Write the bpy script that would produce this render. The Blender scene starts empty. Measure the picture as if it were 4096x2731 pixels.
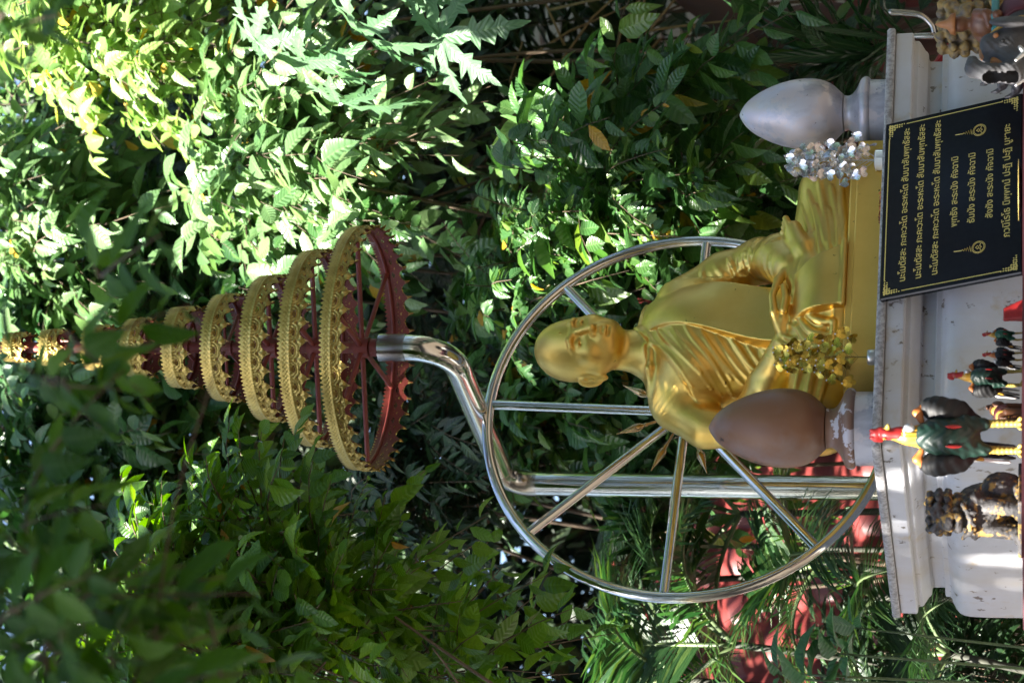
import bpy, math, random
import numpy as np
from mathutils import Vector, Matrix

# ------------------------------------------------------------------ camera, world, sun, exposure
R = math.radians
scene = bpy.context.scene
col = scene.collection
LENS, SENS = 55.0, 23.5
FPX = LENS / SENS * 4096.0
HORIZ = 4150.0                                   # row of the horizon, photo held upright
PITCH = math.atan((HORIZ - 2048.0) / FPX)
EYE = np.array([0.0, 0.0, 1.5])
cd = bpy.data.cameras.new("camera")
cam = bpy.data.objects.new("camera", cd)
col.objects.link(cam)
scene.camera = cam
cd.lens, cd.sensor_width, cd.sensor_fit = LENS, SENS, 'HORIZONTAL'
cd.clip_start, cd.clip_end = 0.05, 500
fw = Vector((0, math.cos(PITCH), math.sin(PITCH)))
upv = Vector((0, -math.sin(PITCH), math.cos(PITCH)))
rt = Vector((1, 0, 0))
# the photo lies on its side: picture-right is down, picture-up is right
mx = Matrix((( -upv.x, rt.x, -fw.x), (-upv.y, rt.y, -fw.y), (-upv.z, rt.z, -fw.z)))
cam.matrix_world = Matrix.Translation(Vector(EYE)) @ mx.to_4x4()
cd.dof.use_dof = True
cd.dof.focus_distance = 6.55
cd.dof.aperture_fstop = 3.2

SUN = Vector((-0.62, -0.50, 0.66)).normalized()   # towards the sun
w = bpy.data.worlds.new("World")
scene.world = w
w.use_nodes = True
nt = w.node_tree
sky = nt.nodes.new("ShaderNodeTexSky")
sky.sky_type = 'NISHITA'
sky.sun_disc = False
sky.sun_elevation = math.asin(SUN.z)
sky.sun_rotation = math.atan2(SUN.x, SUN.y)
sky.air_density, sky.dust_density = 1.0, 1.2
nt.links.new(sky.outputs[0], nt.nodes["Background"].inputs[0])
nt.nodes["Background"].inputs[1].default_value = 0.052
sd = bpy.data.lights.new("sun", 'SUN')
sd.energy, sd.angle, sd.color = 5.0, R(0.53), (1.0, 0.95, 0.86)
so = bpy.data.objects.new("sun", sd)
col.objects.link(so)
so.rotation_euler = SUN.to_track_quat('Z', 'Y').to_euler()
so.location = (-6, -4, 9)
vs = scene.view_settings
vs.view_transform, vs.look, vs.gamma, vs.exposure = 'Standard', 'None', 1.0, 3.15
vs.use_curve_mapping = False
scene.cycles.max_bounces = 8
scene.cycles.diffuse_bounces = 2
scene.cycles.transparent_max_bounces = 8
scene.cycles.sample_clamp_indirect = 6.0
scene.cycles.use_denoising = True

rng = np.random.default_rng(7)
random.seed(7)

# ------------------------------------------------------------------ measuring helpers
def ray(U, V):
    a, b = (U - 1365.5) / FPX, -(V - 2048) / FPX
    return np.array([a, math.cos(PITCH) - b * math.sin(PITCH), math.sin(PITCH) + b * math.cos(PITCH)])
S = 1.7415
def W(xd, yd, Y):                                  # point seen at (xd, yd) of the 2352 px view, at distance Y
    d = ray((1568 - yd) * S, xd * S)
    return EYE + d * (Y / d[1])
TH = R(30.3)
COR = np.array([-0.2634, 6.0, 1.9036])             # near top corner of the pedestal
EX = np.array([math.cos(TH), math.sin(TH), 0.0])
EY = np.array([-math.sin(TH), math.cos(TH), 0.0])
EZ = np.array([0, 0, 1.0])
def LP(a, b, z):                                   # shrine coordinates (along front, back, up from the slab) to world
    return COR + a * EX + b * EY + z * EZ
def onB(xd, yd, b):                                # the shrine coordinates of a point seen in the plane b
    d = ray((1568 - yd) * S, xd * S)
    P0 = COR + b * EY
    P = EYE + d * ((P0 - EYE) @ EY / (d @ EY)) - COR
    return P @ EX, P @ EY, P[2]

# ------------------------------------------------------------------ object helpers
def tag(o, label=None, cat=None, group=None, kind=None):
    if label: o['label'] = label
    if cat: o['category'] = cat
    if group: o['group'] = group
    if kind: o['kind'] = kind
    return o
def thing(name, label, cat, loc=(0, 0, 0), rz=0.0, group=None):
    o = bpy.data.objects.new(name, None)
    o.empty_display_size = 0.05
    col.objects.link(o)
    o.location = loc
    o.rotation_euler = (0, 0, rz)
    return tag(o, label, cat, group)
def mesh_np(name, V, Q, smooth=True):              # V (n,3), Q (m,3|4)
    V = np.ascontiguousarray(V, dtype=np.float32)
    Q = np.ascontiguousarray(Q, dtype=np.int32)
    me = bpy.data.meshes.new(name)
    k = Q.shape[1]
    me.vertices.add(len(V)); me.vertices.foreach_set("co", V.ravel())
    me.loops.add(Q.size); me.loops.foreach_set("vertex_index", Q.ravel())
    me.polygons.add(len(Q))
    me.polygons.foreach_set("loop_start", np.arange(0, Q.size, k, dtype=np.int32))
    me.polygons.foreach_set("loop_total", np.full(len(Q), k, dtype=np.int32))
    me.update(calc_edges=True)
    me.polygons.foreach_set("use_smooth", np.full(len(Q), smooth, dtype=bool))
    me.validate()
    return me
def put(name, me, mat, parent=None):
    me.name = name
    o = bpy.data.objects.new(name, me)
    col.objects.link(o)
    if mat is not None:
        me.materials.clear(); me.materials.append(mat)
    if parent is not None: o.parent = parent
    return o
class MB:                                          # collects faces, becomes one mesh
    def __init__(s): s.v, s.f = [], []
    def add(s, V, F):
        n = len(s.v); s.v += [tuple(map(float, p)) for p in V]
        s.f += [tuple(int(i) + n for i in f) for f in F]; return s
    def mesh(s, name, smooth=False, auto=None):
        me = bpy.data.meshes.new(name); me.from_pydata(s.v, [], s.f); me.validate(); me.update()
        if smooth: me.polygons.foreach_set("use_smooth", np.ones(len(me.polygons), bool))
        if auto:
            try: me.set_sharp_from_angle(angle=R(auto))
            except Exception: pass
        return me
    def build(s, name, mat, parent=None, smooth=False, auto=None):
        return put(name, s.mesh(name, smooth, auto), mat, parent)
    def box(s, lo, hi, bev=0.0):
        x0, y0, z0 = lo; x1, y1, z1 = hi
        if bev <= 0:
            V = [(x0,y0,z0),(x1,y0,z0),(x1,y1,z0),(x0,y1,z0),(x0,y0,z1),(x1,y0,z1),(x1,y1,z1),(x0,y1,z1)]
            return s.add(V, [(0,3,2,1),(4,5,6,7),(0,1,5,4),(1,2,6,5),(2,3,7,6),(3,0,4,7)])
        b = bev
        rings = []
        for z, i in ((z0, b), (z0 + b, 0), (z1 - b, 0), (z1, b)):
            rings.append([(x0+b,y0+i,z),(x1-b,y0+i,z),(x1-i,y0+b,z),(x1-i,y1-b,z),(x1-b,y1-i,z),(x0+b,y1-i,z),(x0+i,y1-b,z),(x0+i,y0+b,z)])
        return s.loft(rings, True)
    def loft(s, rings, cap=True):
        n = len(rings[0]); V = [p for r in rings for p in r]; F = []
        for i in range(len(rings) - 1):
            for j in range(n):
                k = (j + 1) % n
                F.append((i*n+j, i*n+k, (i+1)*n+k, (i+1)*n+j))
        if cap: F.append(tuple(range(n))[::-1]); F.append(tuple((len(rings)-1)*n + j for j in range(n)))
        return s.add(V, F)
    def lathe(s, prof, n=32, c=(0, 0, 0), cap=True):
        rings = [[(c[0]+r*math.cos(2*math.pi*j/n), c[1]+r*math.sin(2*math.pi*j/n), c[2]+z) for j in range(n)] for r, z in prof]
        return s.loft(rings, cap)
    def tube(s, pts, rad, n=10, cap=True, closed=False):
        P = [np.array(p, float) for p in pts]; m = len(P)
        rr = rad if hasattr(rad, '__len__') else [rad] * m
        rings = []; ref = None
        for i in range(m):
            if closed: t = P[(i+1) % m] - P[i-1]
            else: t = P[min(i+1, m-1)] - P[max(i-1, 0)]
            t = t / (np.linalg.norm(t) + 1e-12)
            if ref is None:
                ref = np.cross(t, [0, 0, 1.0])
                if np.linalg.norm(ref) < 1e-3: ref = np.cross(t, [1.0, 0, 0])
            ref = ref - t * (ref @ t); ref /= np.linalg.norm(ref) + 1e-12
            bi = np.cross(t, ref)
            rings.append([P[i] + rr[i] * (math.cos(2*math.pi*j/n) * ref + math.sin(2*math.pi*j/n) * bi) for j in range(n)])
        if closed:
            nv = len(s.v); V = [p for r in rings for p in r]; F = []
            for i in range(m):
                i2 = (i + 1) % m
                for j in range(n):
                    k = (j + 1) % n
                    F.append((i*n+j, i*n+k, i2*n+k, i2*n+j))
            return s.add(V, F)
        return s.loft(rings, cap)
def ss(e0, e1, x):
    t = np.clip((x - e0) / (e1 - e0), 0, 1); return t * t * (3 - 2 * t)
def smooth_path(pts, n=8):                         # Catmull-Rom through points
    P = np.array(pts, float); P = np.vstack([2*P[0]-P[1], P, 2*P[-1]-P[-2]]); out = []
    for i in range(1, len(P) - 2):
        for k in range(n):
            t = k / n
            out.append(.5 * ((2*P[i]) + (-P[i-1]+P[i+1])*t + (2*P[i-1]-5*P[i]+4*P[i+1]-P[i+2])*t*t + (-P[i-1]+3*P[i]-3*P[i+1]+P[i+2])*t**3))
    out.append(P[-2]); return out

# ------------------------------------------------------------------ materials
def rgb(c): return (c[0], c[1], c[2], 1.0)
def mat(name, c, rough=0.5, metal=0.0, c2=None, scale=8.0, amt=0.5, bump=0.0, bscale=40.0, spec=None, coat=0.0, rvar=0.0, stretch=None, lo=0.35, hi=0.65):
    m = bpy.data.materials.new(name); m.use_nodes = True
    N, L = m.node_tree.nodes, m.node_tree.links
    b = N["Principled BSDF"]
    b.inputs["Base Color"].default_value = rgb(c)
    b.inputs["Roughness"].default_value = rough
    b.inputs["Metallic"].default_value = metal
    if spec is not None: b.inputs["Specular IOR Level"].default_value = spec
    if coat: b.inputs["Coat Weight"].default_value = coat; b.inputs["Coat Roughness"].default_value = 0.15
    tc = N.new("ShaderNodeTexCoord")
    src = tc.outputs["Object"]
    if stretch:
        mp = N.new("ShaderNodeMapping"); mp.inputs["Scale"].default_value = stretch
        L.new(src, mp.inputs[0]); src = mp.outputs[0]
    if c2 is not None:
        n = N.new("ShaderNodeTexNoise"); n.inputs["Scale"].default_value = scale; n.inputs["Detail"].default_value = 6
        n.inputs["Roughness"].default_value = 0.62
        L.new(src, n.inputs["Vector"])
        r = N.new("ShaderNodeValToRGB"); r.color_ramp.elements[0].position = lo; r.color_ramp.elements[1].position = hi
        r.color_ramp.elements[0].color = rgb(c); r.color_ramp.elements[1].color = rgb(c2)
        L.new(n.outputs["Fac"], r.inputs[0]); L.new(r.outputs[0], b.inputs["Base Color"])
        if rvar:
            mr = N.new("ShaderNodeMapRange"); mr.inputs[1].default_value, mr.inputs[2].default_value = 0.3, 0.7
            mr.inputs[3].default_value, mr.inputs[4].default_value = rough - rvar, rough + rvar
            L.new(n.outputs["Fac"], mr.inputs[0]); L.new(mr.outputs[0], b.inputs["Roughness"])
    if bump:
        n2 = N.new("ShaderNodeTexNoise"); n2.inputs["Scale"].default_value = bscale; n2.inputs["Detail"].default_value = 4
        L.new(src, n2.inputs["Vector"])
        bp = N.new("ShaderNodeBump"); bp.inputs["Strength"].default_value = 0.5; bp.inputs["Distance"].default_value = bump
        L.new(n2.outputs["Fac"], bp.inputs["Height"]); L.new(bp.outputs[0], b.inputs["Normal"])
    return m
def stains(m, c, scale, lo, hi, stretch=(1, 1, 1), detail=8):     # spots of dirt with a shape of their own over the base colour
    N, L = m.node_tree.nodes, m.node_tree.links
    b = N["Principled BSDF"]; inp = b.inputs["Base Color"]
    mixn = N.new("ShaderNodeMix"); mixn.data_type = 'RGBA'
    if inp.links: L.new(inp.links[0].from_socket, mixn.inputs[6])
    else: mixn.inputs[6].default_value = inp.default_value
    mixn.inputs[7].default_value = rgb(c)
    tc = N.new("ShaderNodeTexCoord"); mp = N.new("ShaderNodeMapping"); mp.inputs["Scale"].default_value = stretch
    L.new(tc.outputs["Object"], mp.inputs[0])
    n = N.new("ShaderNodeTexNoise"); n.inputs["Scale"].default_value = scale; n.inputs["Detail"].default_value = detail; n.inputs["Roughness"].default_value = 0.6
    L.new(mp.outputs[0], n.inputs["Vector"])
    mr = N.new("ShaderNodeMapRange"); mr.inputs[1].default_value, mr.inputs[2].default_value = lo, hi
    L.new(n.outputs["Fac"], mr.inputs[0]); L.new(mr.outputs[0], mixn.inputs[0])
    L.new(mixn.outputs[2], inp)
    return m
def leafmat(name, cols, trans=0.35, rough=0.42, tint=None, veins=True, spec=0.5):
    m = bpy.data.materials.new(name); m.use_nodes = True
    N, L = m.node_tree.nodes, m.node_tree.links
    b = N["Principled BSDF"]; out = N["Material Output"]
    g = N.new("ShaderNodeNewGeometry")
    r = N.new("ShaderNodeValToRGB")
    els = r.color_ramp.elements
    for i, (p, c) in enumerate(cols):
        e = els[i] if i < 2 else els.new(p)
        e.position = p; e.color = rgb(c)
    L.new(g.outputs["Random Per Island"], r.inputs[0])
    b.inputs["Roughness"].default_value = rough
    b.inputs["Specular IOR Level"].default_value = spec
    L.new(r.outputs[0], b.inputs["Base Color"])
    uv = N.new("ShaderNodeUVMap"); sp_ = N.new("ShaderNodeSeparateXYZ"); L.new(uv.outputs[0], sp_.inputs[0])
    def mth(op, a, b2=None):
        n = N.new("ShaderNodeMath"); n.operation = op
        for i_, v in enumerate((a, b2)):
            if v is None: continue
            if isinstance(v, (int, float)): n.inputs[i_].default_value = v
            else: L.new(v, n.inputs[i_])
        return n.outputs[0]
    ax_ = mth('ABSOLUTE', sp_.outputs[0])
    wv = mth('SINE', mth('SUBTRACT', mth('MULTIPLY', sp_.outputs[1], 50.0), mth('MULTIPLY', ax_, 9.0)))
    mid = mth('LESS_THAN', ax_, .09)
    bp = N.new("ShaderNodeBump"); bp.inputs["Strength"].default_value = .30; bp.inputs["Distance"].default_value = .004
    L.new(wv, bp.inputs["Height"]); L.new(bp.outputs[0], b.inputs["Normal"])
    mixc = N.new("ShaderNodeMix"); mixc.data_type = 'RGBA'; mixc.blend_type = 'ADD'
    L.new(mth('MULTIPLY', mid, .5), mixc.inputs[0]); L.new(r.outputs[0], mixc.inputs[6]); mixc.inputs[7].default_value = (.07, .10, .035, 1)
    L.new(mixc.outputs[2], b.inputs["Base Color"])
    tr = N.new("ShaderNodeBsdfTranslucent")
    hs = N.new("ShaderNodeHueSaturation"); hs.inputs["Hue"].default_value = 0.487
    hs.inputs["Saturation"].default_value = 1.15; hs.inputs["Value"].default_value = 1.9
    L.new(r.outputs[0], hs.inputs["Color"]); L.new(hs.outputs[0], tr.inputs["Color"])
    mx_ = N.new("ShaderNodeMixShader"); mx_.inputs[0].default_value = trans
    L.new(b.outputs[0], mx_.inputs[1]); L.new(tr.outputs[0], mx_.inputs[2]); L.new(mx_.outputs[0], out.inputs["Surface"])
    return m

M = {}
M['marble'] = mat("white_marble_paint", (.50,.51,.56), .40, 0, (.44,.435,.45), 5, bump=.0006, bscale=60)
stains(M['marble'], (.12,.10,.085), 30, .63, .67, (1, 1, .8))
stains(M['marble'], (.45,.40,.33), 3.0, .52, .75, (1, 1, .25))
stains(M['marble'], (.42,.34,.24), 9, .60, .74, (1, 1, 1))
M['rim'] = mat("dirty_slab_edge", (.42,.415,.43), .75, 0, (.22,.21,.21), 75, bump=.003, bscale=140, lo=.40, hi=.60)
M['gold'] = mat("gold_paint", (.82,.57,.155), .40, 1.0, (.74,.49,.12), 6, rvar=.06, bump=.0004, bscale=70)
stains(M['gold'], (.16,.085,.02), 26, .70, .74)
M['gold_board'] = mat("yellow_gold_board", (.76,.51,.12), .45, .5, (.68,.44,.09), 6, bump=.0004)
stains(M['gold_board'], (.11,.075,.03), 60, .70, .73, (1, 1, .6))
M['gold_band'] = mat("gilded_tin", (.54,.40,.125), .46, .9, (.36,.26,.075), 20, bump=.0015, bscale=160)
stains(M['gold_band'], (.42,.34,.32), 5, .66, .70, (1, 1, .15))
M['red_tin'] = mat("red_oxide_paint", (.19,.030,.020), .55, 0, (.11,.018,.014), 12, bump=.001, bscale=60)
stains(M['red_tin'], (.42,.36,.38), 9, .66, .72)
M['chrome'] = mat("polished_steel", (.70,.69,.67), .10, 1.0, (.62,.61,.59), 3, rvar=.03, stretch=(1, 1, .2))
M['steel_dull'] = mat("stained_steel", (.46,.44,.42), .22, 1.0, (.33,.30,.27), 18, rvar=.06)
M['egg_brown'] = mat("weathered_brown_paint", (.20,.095,.05), .42, 0, (.21,.14,.115), 4.5, bump=.0010, lo=.42, hi=.58, bscale=60)
M['collar_brown'] = mat("flaking_brown_paint", (.19,.095,.055), .44, 0, (.20,.135,.115), 5, bump=.001)
stains(M['collar_brown'], (.50,.48,.54), 20, .56, .58)
stains(M['egg_brown'], (.05,.03,.022), 30, .66, .69)
M['egg_silver'] = mat("worn_silver_paint", (.50,.50,.57), .36, .25, (.27,.27,.33), 7, bump=.0008, stretch=(1, 1, .45), lo=.42, hi=.60)
stains(M['egg_silver'], (.52,.48,.51), 13, .50, .55, (1, 1, 1))
stains(M['egg_silver'], (.12,.11,.11), 40, .67, .70)
M['granite'] = mat("black_granite", (.010,.011,.014), .12, 0, (.013,.014,.017), 60, spec=.35)
M['letter'] = mat("gold_lettering", (.80,.62,.19), .45, .3)
M['silver_leaf'] = mat("silver_foil", (.72,.72,.78), .25, .9, (.60,.57,.54), 14, rvar=.08)
M['gold_leaf'] = mat("gold_foil", (.66,.50,.10), .28, .95, (.50,.36,.06), 14, rvar=.08)
M['wire'] = mat("silver_wire", (.70,.70,.74), .3, .9)
M['wire_gold'] = mat("dark_gold_wire", (.30,.22,.07), .4, .8)
M['glass'] = mat("thick_glass", (.80,.84,.88), .06, .4, spec=.8, coat=.6)
M['tin_pot'] = mat("dull_silver_pot", (.55,.55,.56), .28, .9)
M['cloth'] = mat("maroon_table_cloth", (.075,.012,.020), .8, 0, (.045,.008,.014), 40)
M['lace'] = mat("pale_lace_dots", (.52,.45,.42), .8)
M['bark'] = mat("brown_bark", (.085,.05,.035), .85, 0, (.045,.026,.020), 14, bump=.012, bscale=30, stretch=(1, 1, .25))
M['bark_red'] = mat("reddish_bark", (.085,.034,.026), .8, 0, (.045,.018,.015), 9, bump=.012, bscale=22, stretch=(1, 1, .3))
M['stem'] = mat("woody_stem", (.11,.075,.045), .75, 0, (.06,.042,.026), 20)
M['dry'] = mat("dry_cane", (.30,.21,.09), .7, 0, (.17,.115,.05), 14)
M['green_stem'] = mat("green_stem", (.09,.13,.045), .55, 0, (.05,.075,.03), 18)
M['palm_cane'] = mat("grey_green_cane", (.036,.038,.024), .75, 0, (.02,.021,.015), 22)
M['roof'] = mat("red_roof_tile", (.18,.032,.028), .40, 0, (.12,.023,.022), 7, bump=.001)
M['wall'] = mat("white_wall", (.66,.66,.66), .6, 0, (.58,.57,.55), 4)
M['soil'] = mat("dark_soil", (.075,.055,.038), .95, 0, (.045,.036,.024), 6, bump=.03, bscale=14)
M['paving'] = mat("grey_paving", (.28,.27,.25), .85, 0, (.20,.19,.18), 9, bump=.004)
# paints for the figurines
for n_, c_, r_ in (('black', (.004,.004,.005), .65), ('green', (.003,.020,.013), .48), ('bright_green', (.006,.075,.035), .38), ('teal', (.02,.22,.15), .35), ('red', (.32,.016,.016), .42),
                   ('yellow', (.40,.22,.02), .48), ('legyellow', (.30,.21,.035), .55), ('orange', (.45,.14,.03), .5), ('ochre', (.36,.15,.05), .5), ('white', (.74,.73,.72), .45),
                   ('silverp', (.50,.51,.55), .32), ('pink', (.58,.10,.12), .4), ('brownp', (.14,.055,.025), .35), ('greyp', (.17,.165,.17), .5),
                   ('goldp', (.60,.36,.06), .42), ('maroon', (.10,.012,.02), .5), ('tealp', (.03,.22,.24), .45)):
    M[n_] = mat(n_ + "_enamel", c_, r_, 0, tuple(x * .78 for x in c_), 45, bump=.0004, bscale=220)
M['silverp'].node_tree.nodes["Principled BSDF"].inputs["Metallic"].default_value = .6
M['stone'] = mat("mossy_dark_stone", (.075,.070,.072), .72, 0, (.028,.026,.027), 34, bump=.004, bscale=120)
stains(M['stone'], (.36,.22,.055), 26, .52, .60)
M['stone_yellow'] = mat("yellow_washed_stone", (.28,.19,.06), .66, 0, (.09,.08,.075), 30, bump=.003, bscale=110, lo=.42, hi=.62)
M['stone_grey'] = mat("grey_resin", (.075,.074,.08), .65, 0, (.045,.044,.047), 40, bump=.0015, bscale=160)
M['stone_pale'] = mat("pale_grey_resin", (.21,.20,.205), .45, .25, (.06,.055,.06), 30, bump=.003, bscale=120)

# ------------------------------------------------------------------ sculpting: smooth distance fields meshed with surface nets
class Sculpt:
    def __init__(s, lo, hi, h):
        s.lo, s.h = np.array(lo, np.float32), h
        n = np.ceil((np.array(hi) - np.array(lo)) / h).astype(int) + 1
        s.ax = [(s.lo[i] + h * np.arange(n[i])).astype(np.float32) for i in range(3)]
        s.D = np.full(n, .2, np.float32)
    def sub(s, lo, hi):
        sl = []
        for i in range(3):
            a = int(np.clip(math.floor((lo[i] - s.lo[i]) / s.h), 0, len(s.ax[i]) - 1))
            b = int(np.clip(math.ceil((hi[i] - s.lo[i]) / s.h) + 1, a + 1, len(s.ax[i])))
            sl.append(slice(a, b))
        X, Y, Z = s.ax[0][sl[0]][:, None, None], s.ax[1][sl[1]][None, :, None], s.ax[2][sl[2]][None, None, :]
        return tuple(sl), X, Y, Z
    def blend(s, sl, d, k, mode):
        A = s.D[sl]; d = d.astype(np.float32)
        if mode == 'add':
            if k <= 0: s.D[sl] = np.minimum(A, d); return
            t = np.clip(.5 + .5 * (d - A) / k, 0, 1); s.D[sl] = d + (A - d) * t - k * t * (1 - t)
        else:
            if k <= 0: s.D[sl] = np.maximum(A, -d); return
            t = np.clip(.5 - .5 * (-d - A) / k, 0, 1); s.D[sl] = -d + (A + d) * t + k * t * (1 - t)
    def ell(s, c, r, k=.02, mode='add', rot=None):
        r = np.array(r, float); pad = (max(r) if rot is not None else r) + k + 3 * s.h
        sl, X, Y, Z = s.sub(np.array(c) - pad, np.array(c) + pad)
        X, Y, Z = X - c[0], Y - c[1], Z - c[2]
        if rot is not None:
            m = np.array(rot.to_3x3().transposed()) if hasattr(rot, 'to_3x3') else rot
            X, Y, Z = (m[0][0]*X+m[0][1]*Y+m[0][2]*Z), (m[1][0]*X+m[1][1]*Y+m[1][2]*Z), (m[2][0]*X+m[2][1]*Y+m[2][2]*Z)
        k0 = np.sqrt((X/r[0])**2 + (Y/r[1])**2 + (Z/r[2])**2)
        k1 = np.sqrt((X/r[0]**2)**2 + (Y/r[1]**2)**2 + (Z/r[2]**2)**2) + 1e-9
        s.blend(sl, k0 * (k0 - 1) / k1, k, mode); return s
    def cap(s, a, b, ra, rb=None, k=.02, mode='add', flat=None):
        rb = ra if rb is None else rb
        a, b = np.array(a, float), np.array(b, float); pad = max(ra, rb) * (1.0 if flat is None else max(1, 1/flat[3])) + k + 3 * s.h
        sl, X, Y, Z = s.sub(np.minimum(a, b) - pad, np.maximum(a, b) + pad)
        ab = b - a; L2 = ab @ ab + 1e-12
        X, Y, Z = X - a[0], Y - a[1], Z - a[2]
        t = np.clip((X*ab[0] + Y*ab[1] + Z*ab[2]) / L2, 0, 1)
        dx, dy, dz = X - t*ab[0], Y - t*ab[1], Z - t*ab[2]
        if flat is not None:                        # flatten the section along a direction
            q = dx*flat[0] + dy*flat[1] + dz*flat[2]; e = 1/flat[3] - 1
            dx, dy, dz = dx + q*flat[0]*e, dy + q*flat[1]*e, dz + q*flat[2]*e
        d = np.sqrt(dx*dx + dy*dy + dz*dz) - (ra + (rb - ra) * t)
        s.blend(sl, d, k, mode); return s
    def chain(s, pts, rads, k=.012, mode='add', **kw):
        for i in range(len(pts) - 1): s.cap(pts[i], pts[i+1], rads[i], rads[i+1], k, mode, **kw)
        return s
    def fn(s, lo, hi, f, k=.01, mode='add'):
        sl, X, Y, Z = s.sub(np.array(lo) - k - 3*s.h, np.array(hi) + k + 3*s.h)
        s.blend(sl, np.broadcast_to(f(X, Y, Z), s.D[sl].shape), k, mode); return s
    def disp(s, lo, hi, f):
        sl, X, Y, Z = s.sub(lo, hi); s.D[sl] -= f(X, Y, Z).astype(np.float32); return s
    def fronty(s, x, z):                            # front surface (first hit going +y)
        i = int(round((x - s.lo[0]) / s.h)); j = int(round((z - s.lo[2]) / s.h))
        i = min(max(i, 0), s.D.shape[0]-1); j = min(max(j, 0), s.D.shape[2]-1)
        c = s.D[i, :, j]; w_ = np.where(c < 0)[0]
        return None if len(w_) == 0 else float(s.ax[1][w_[0]])
    def ridge(s, xz, r=.006, k=.012, lift=0.0, n=9, mode='add'):
        P = []
        for p in smooth_path([(x, 0, z) for x, z in xz], n):
            y = s.fronty(p[0], p[2])
            if y is not None: P.append((p[0], y - lift, p[2]))
        m = len(P)
        if m < 3: return s
        Y = np.array([p[1] for p in P]); Y = np.convolve(np.pad(Y, 2, 'edge'), np.ones(5)/5, 'valid')
        rr = [r * (.35 + .65 * math.sin(math.pi * min(1, max(0, (i + .6) / m))) ** .6) for i in range(m)]
        s.chain([(P[i][0], Y[i], P[i][2]) for i in range(m)], rr, k, mode); return s
    def mesh(s, name):
        D = s.D; sg = D < 0
        nx, ny, nz = D.shape
        cnt = np.zeros((nx-1, ny-1, nz-1), np.uint8)
        for i in (0, 1):
            for j in (0, 1):
                for l in (0, 1): cnt += sg[i:nx-1+i, j:ny-1+j, l:nz-1+l]
        I = np.argwhere((cnt > 0) & (cnt < 8))
        idx = np.full(cnt.shape, -1, np.int32); idx[tuple(I.T)] = np.arange(len(I))
        corners = [(i, j, l) for i in (0, 1) for j in (0, 1) for l in (0, 1)]
        val = {c: D[I[:, 0]+c[0], I[:, 1]+c[1], I[:, 2]+c[2]] for c in corners}
        acc = np.zeros((len(I), 3)); num = np.zeros(len(I))
        for c in corners:
            for a in range(3):
                if c[a] == 0:
                    d = list(c); d[a] = 1; d = tuple(d)
                    va, vb = val[c], val[d]; m = (va < 0) != (vb < 0)
                    t = np.where(m, va / np.where(m, va - vb, 1), 0)
                    p = np.repeat(np.array(c, float)[None], len(I), 0); p[:, a] = t
                    acc += p * m[:, None]; num += m
        V = s.lo + (I + acc / num[:, None]) * s.h
        Q = []
        for a in range(3):
            b, c = (a + 1) % 3, (a + 2) % 3
            lo = [slice(None)] * 3; hi = [slice(None)] * 3
            lo[a] = slice(0, -1); hi[a] = slice(1, None)
            E = np.argwhere(sg[tuple(lo)] != sg[tuple(hi)])
            E = E[(E[:, b] > 0) & (E[:, c] > 0) & (E[:, b] < D.shape[b]-1) & (E[:, c] < D.shape[c]-1)]
            if len(E) == 0: continue
            q = []
            for db, dc in ((1, 1), (0, 1), (0, 0), (1, 0)):
                F = E.copy(); F[:, b] -= db; F[:, c] -= dc; q.append(idx[tuple(F.T)])
            q = np.stack(q, 1)
            ins = sg[tuple(E.T)]
            q[~ins] = q[~ins][:, ::-1]
            Q.append(q)
        Q = np.concatenate(Q); Q = Q[(Q >= 0).all(1)]
        return mesh_np(name, V, Q, True)
def rotm(ax, deg): return Matrix.Rotation(R(deg), 3, ax)

# ------------------------------------------------------------------ setting: ground, house, far wood
g = MB()
gx = np.concatenate([[-250, -60], np.linspace(-14, 14, 36), [60, 250]]); gy = np.concatenate([[-250, -40], np.linspace(-6, 24, 40), [60, 250]])
nx_, ny_ = len(gx), len(gy)
GV = [(x, y, (0.03 * math.sin(x * 1.7) * math.cos(y * 1.3)) if abs(x) < 14 and -6 < y < 24 else 0) for y in gy for x in gx]
g.add(GV, [(j*nx_+i, j*nx_+i+1, (j+1)*nx_+i+1, (j+1)*nx_+i) for j in range(ny_-1) for i in range(nx_-1)])
tag(g.build("ground", M['soil'], None, True), kind="structure")
pv = MB().box((-1.9, -1.6, .0), (1.9, 1.6, .07), .01)
pvo = tag(pv.build("paved_terrace", M['paving']), kind="structure")
pvo.location = tuple(COR + .65*EX + .2*EY - EZ*COR[2] + EZ*.02); pvo.rotation_euler = (0, 0, TH)

# house with the red tiled roof, lower left behind the palms and running on behind the vines
def roof_sheet(L, Hs, n_u, n_v):
    u = np.linspace(0, L, n_u); v = np.linspace(0, Hs, n_v)
    U, V = np.meshgrid(u, v)
    rib = np.abs(np.sin(math.pi * U / .24)) ** .6 * .055
    step = (1 - (V / .36) % 1.0) * .055
    return U, V, rib + step
hx = W(1900, 1200, 10.6)
house = thing("red_roofed_house", "low house with a red tiled roof half hidden behind the palms", "house", (-.1, 9.9, 0), R(18))
U, V, Hh = roof_sheet(7.6, 3.5, 460, 110)
a_ = R(38)
RV = np.stack([U - 4.6, V * math.cos(a_) - Hh * math.sin(a_), 1.5 + V * math.sin(a_) + Hh * math.cos(a_)], -1).reshape(-1, 3)
ii = np.arange(109)[:, None] * 460 + np.arange(459)[None, :]
RQ = np.stack([ii, ii+1, ii+461, ii+460], -1).reshape(-1, 4)
put("roof", mesh_np("roof", RV, RQ, True), M['roof'], house)
hw = MB().box((-4.4, .25, 0), (2.8, 3.6, 1.62)); hw.build("wall", M['wall'], house)
MB().box((-4.55, -.07, 1.36), (2.95, -.03, 1.50)).build("fascia_board", M['wall'], house)

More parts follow.
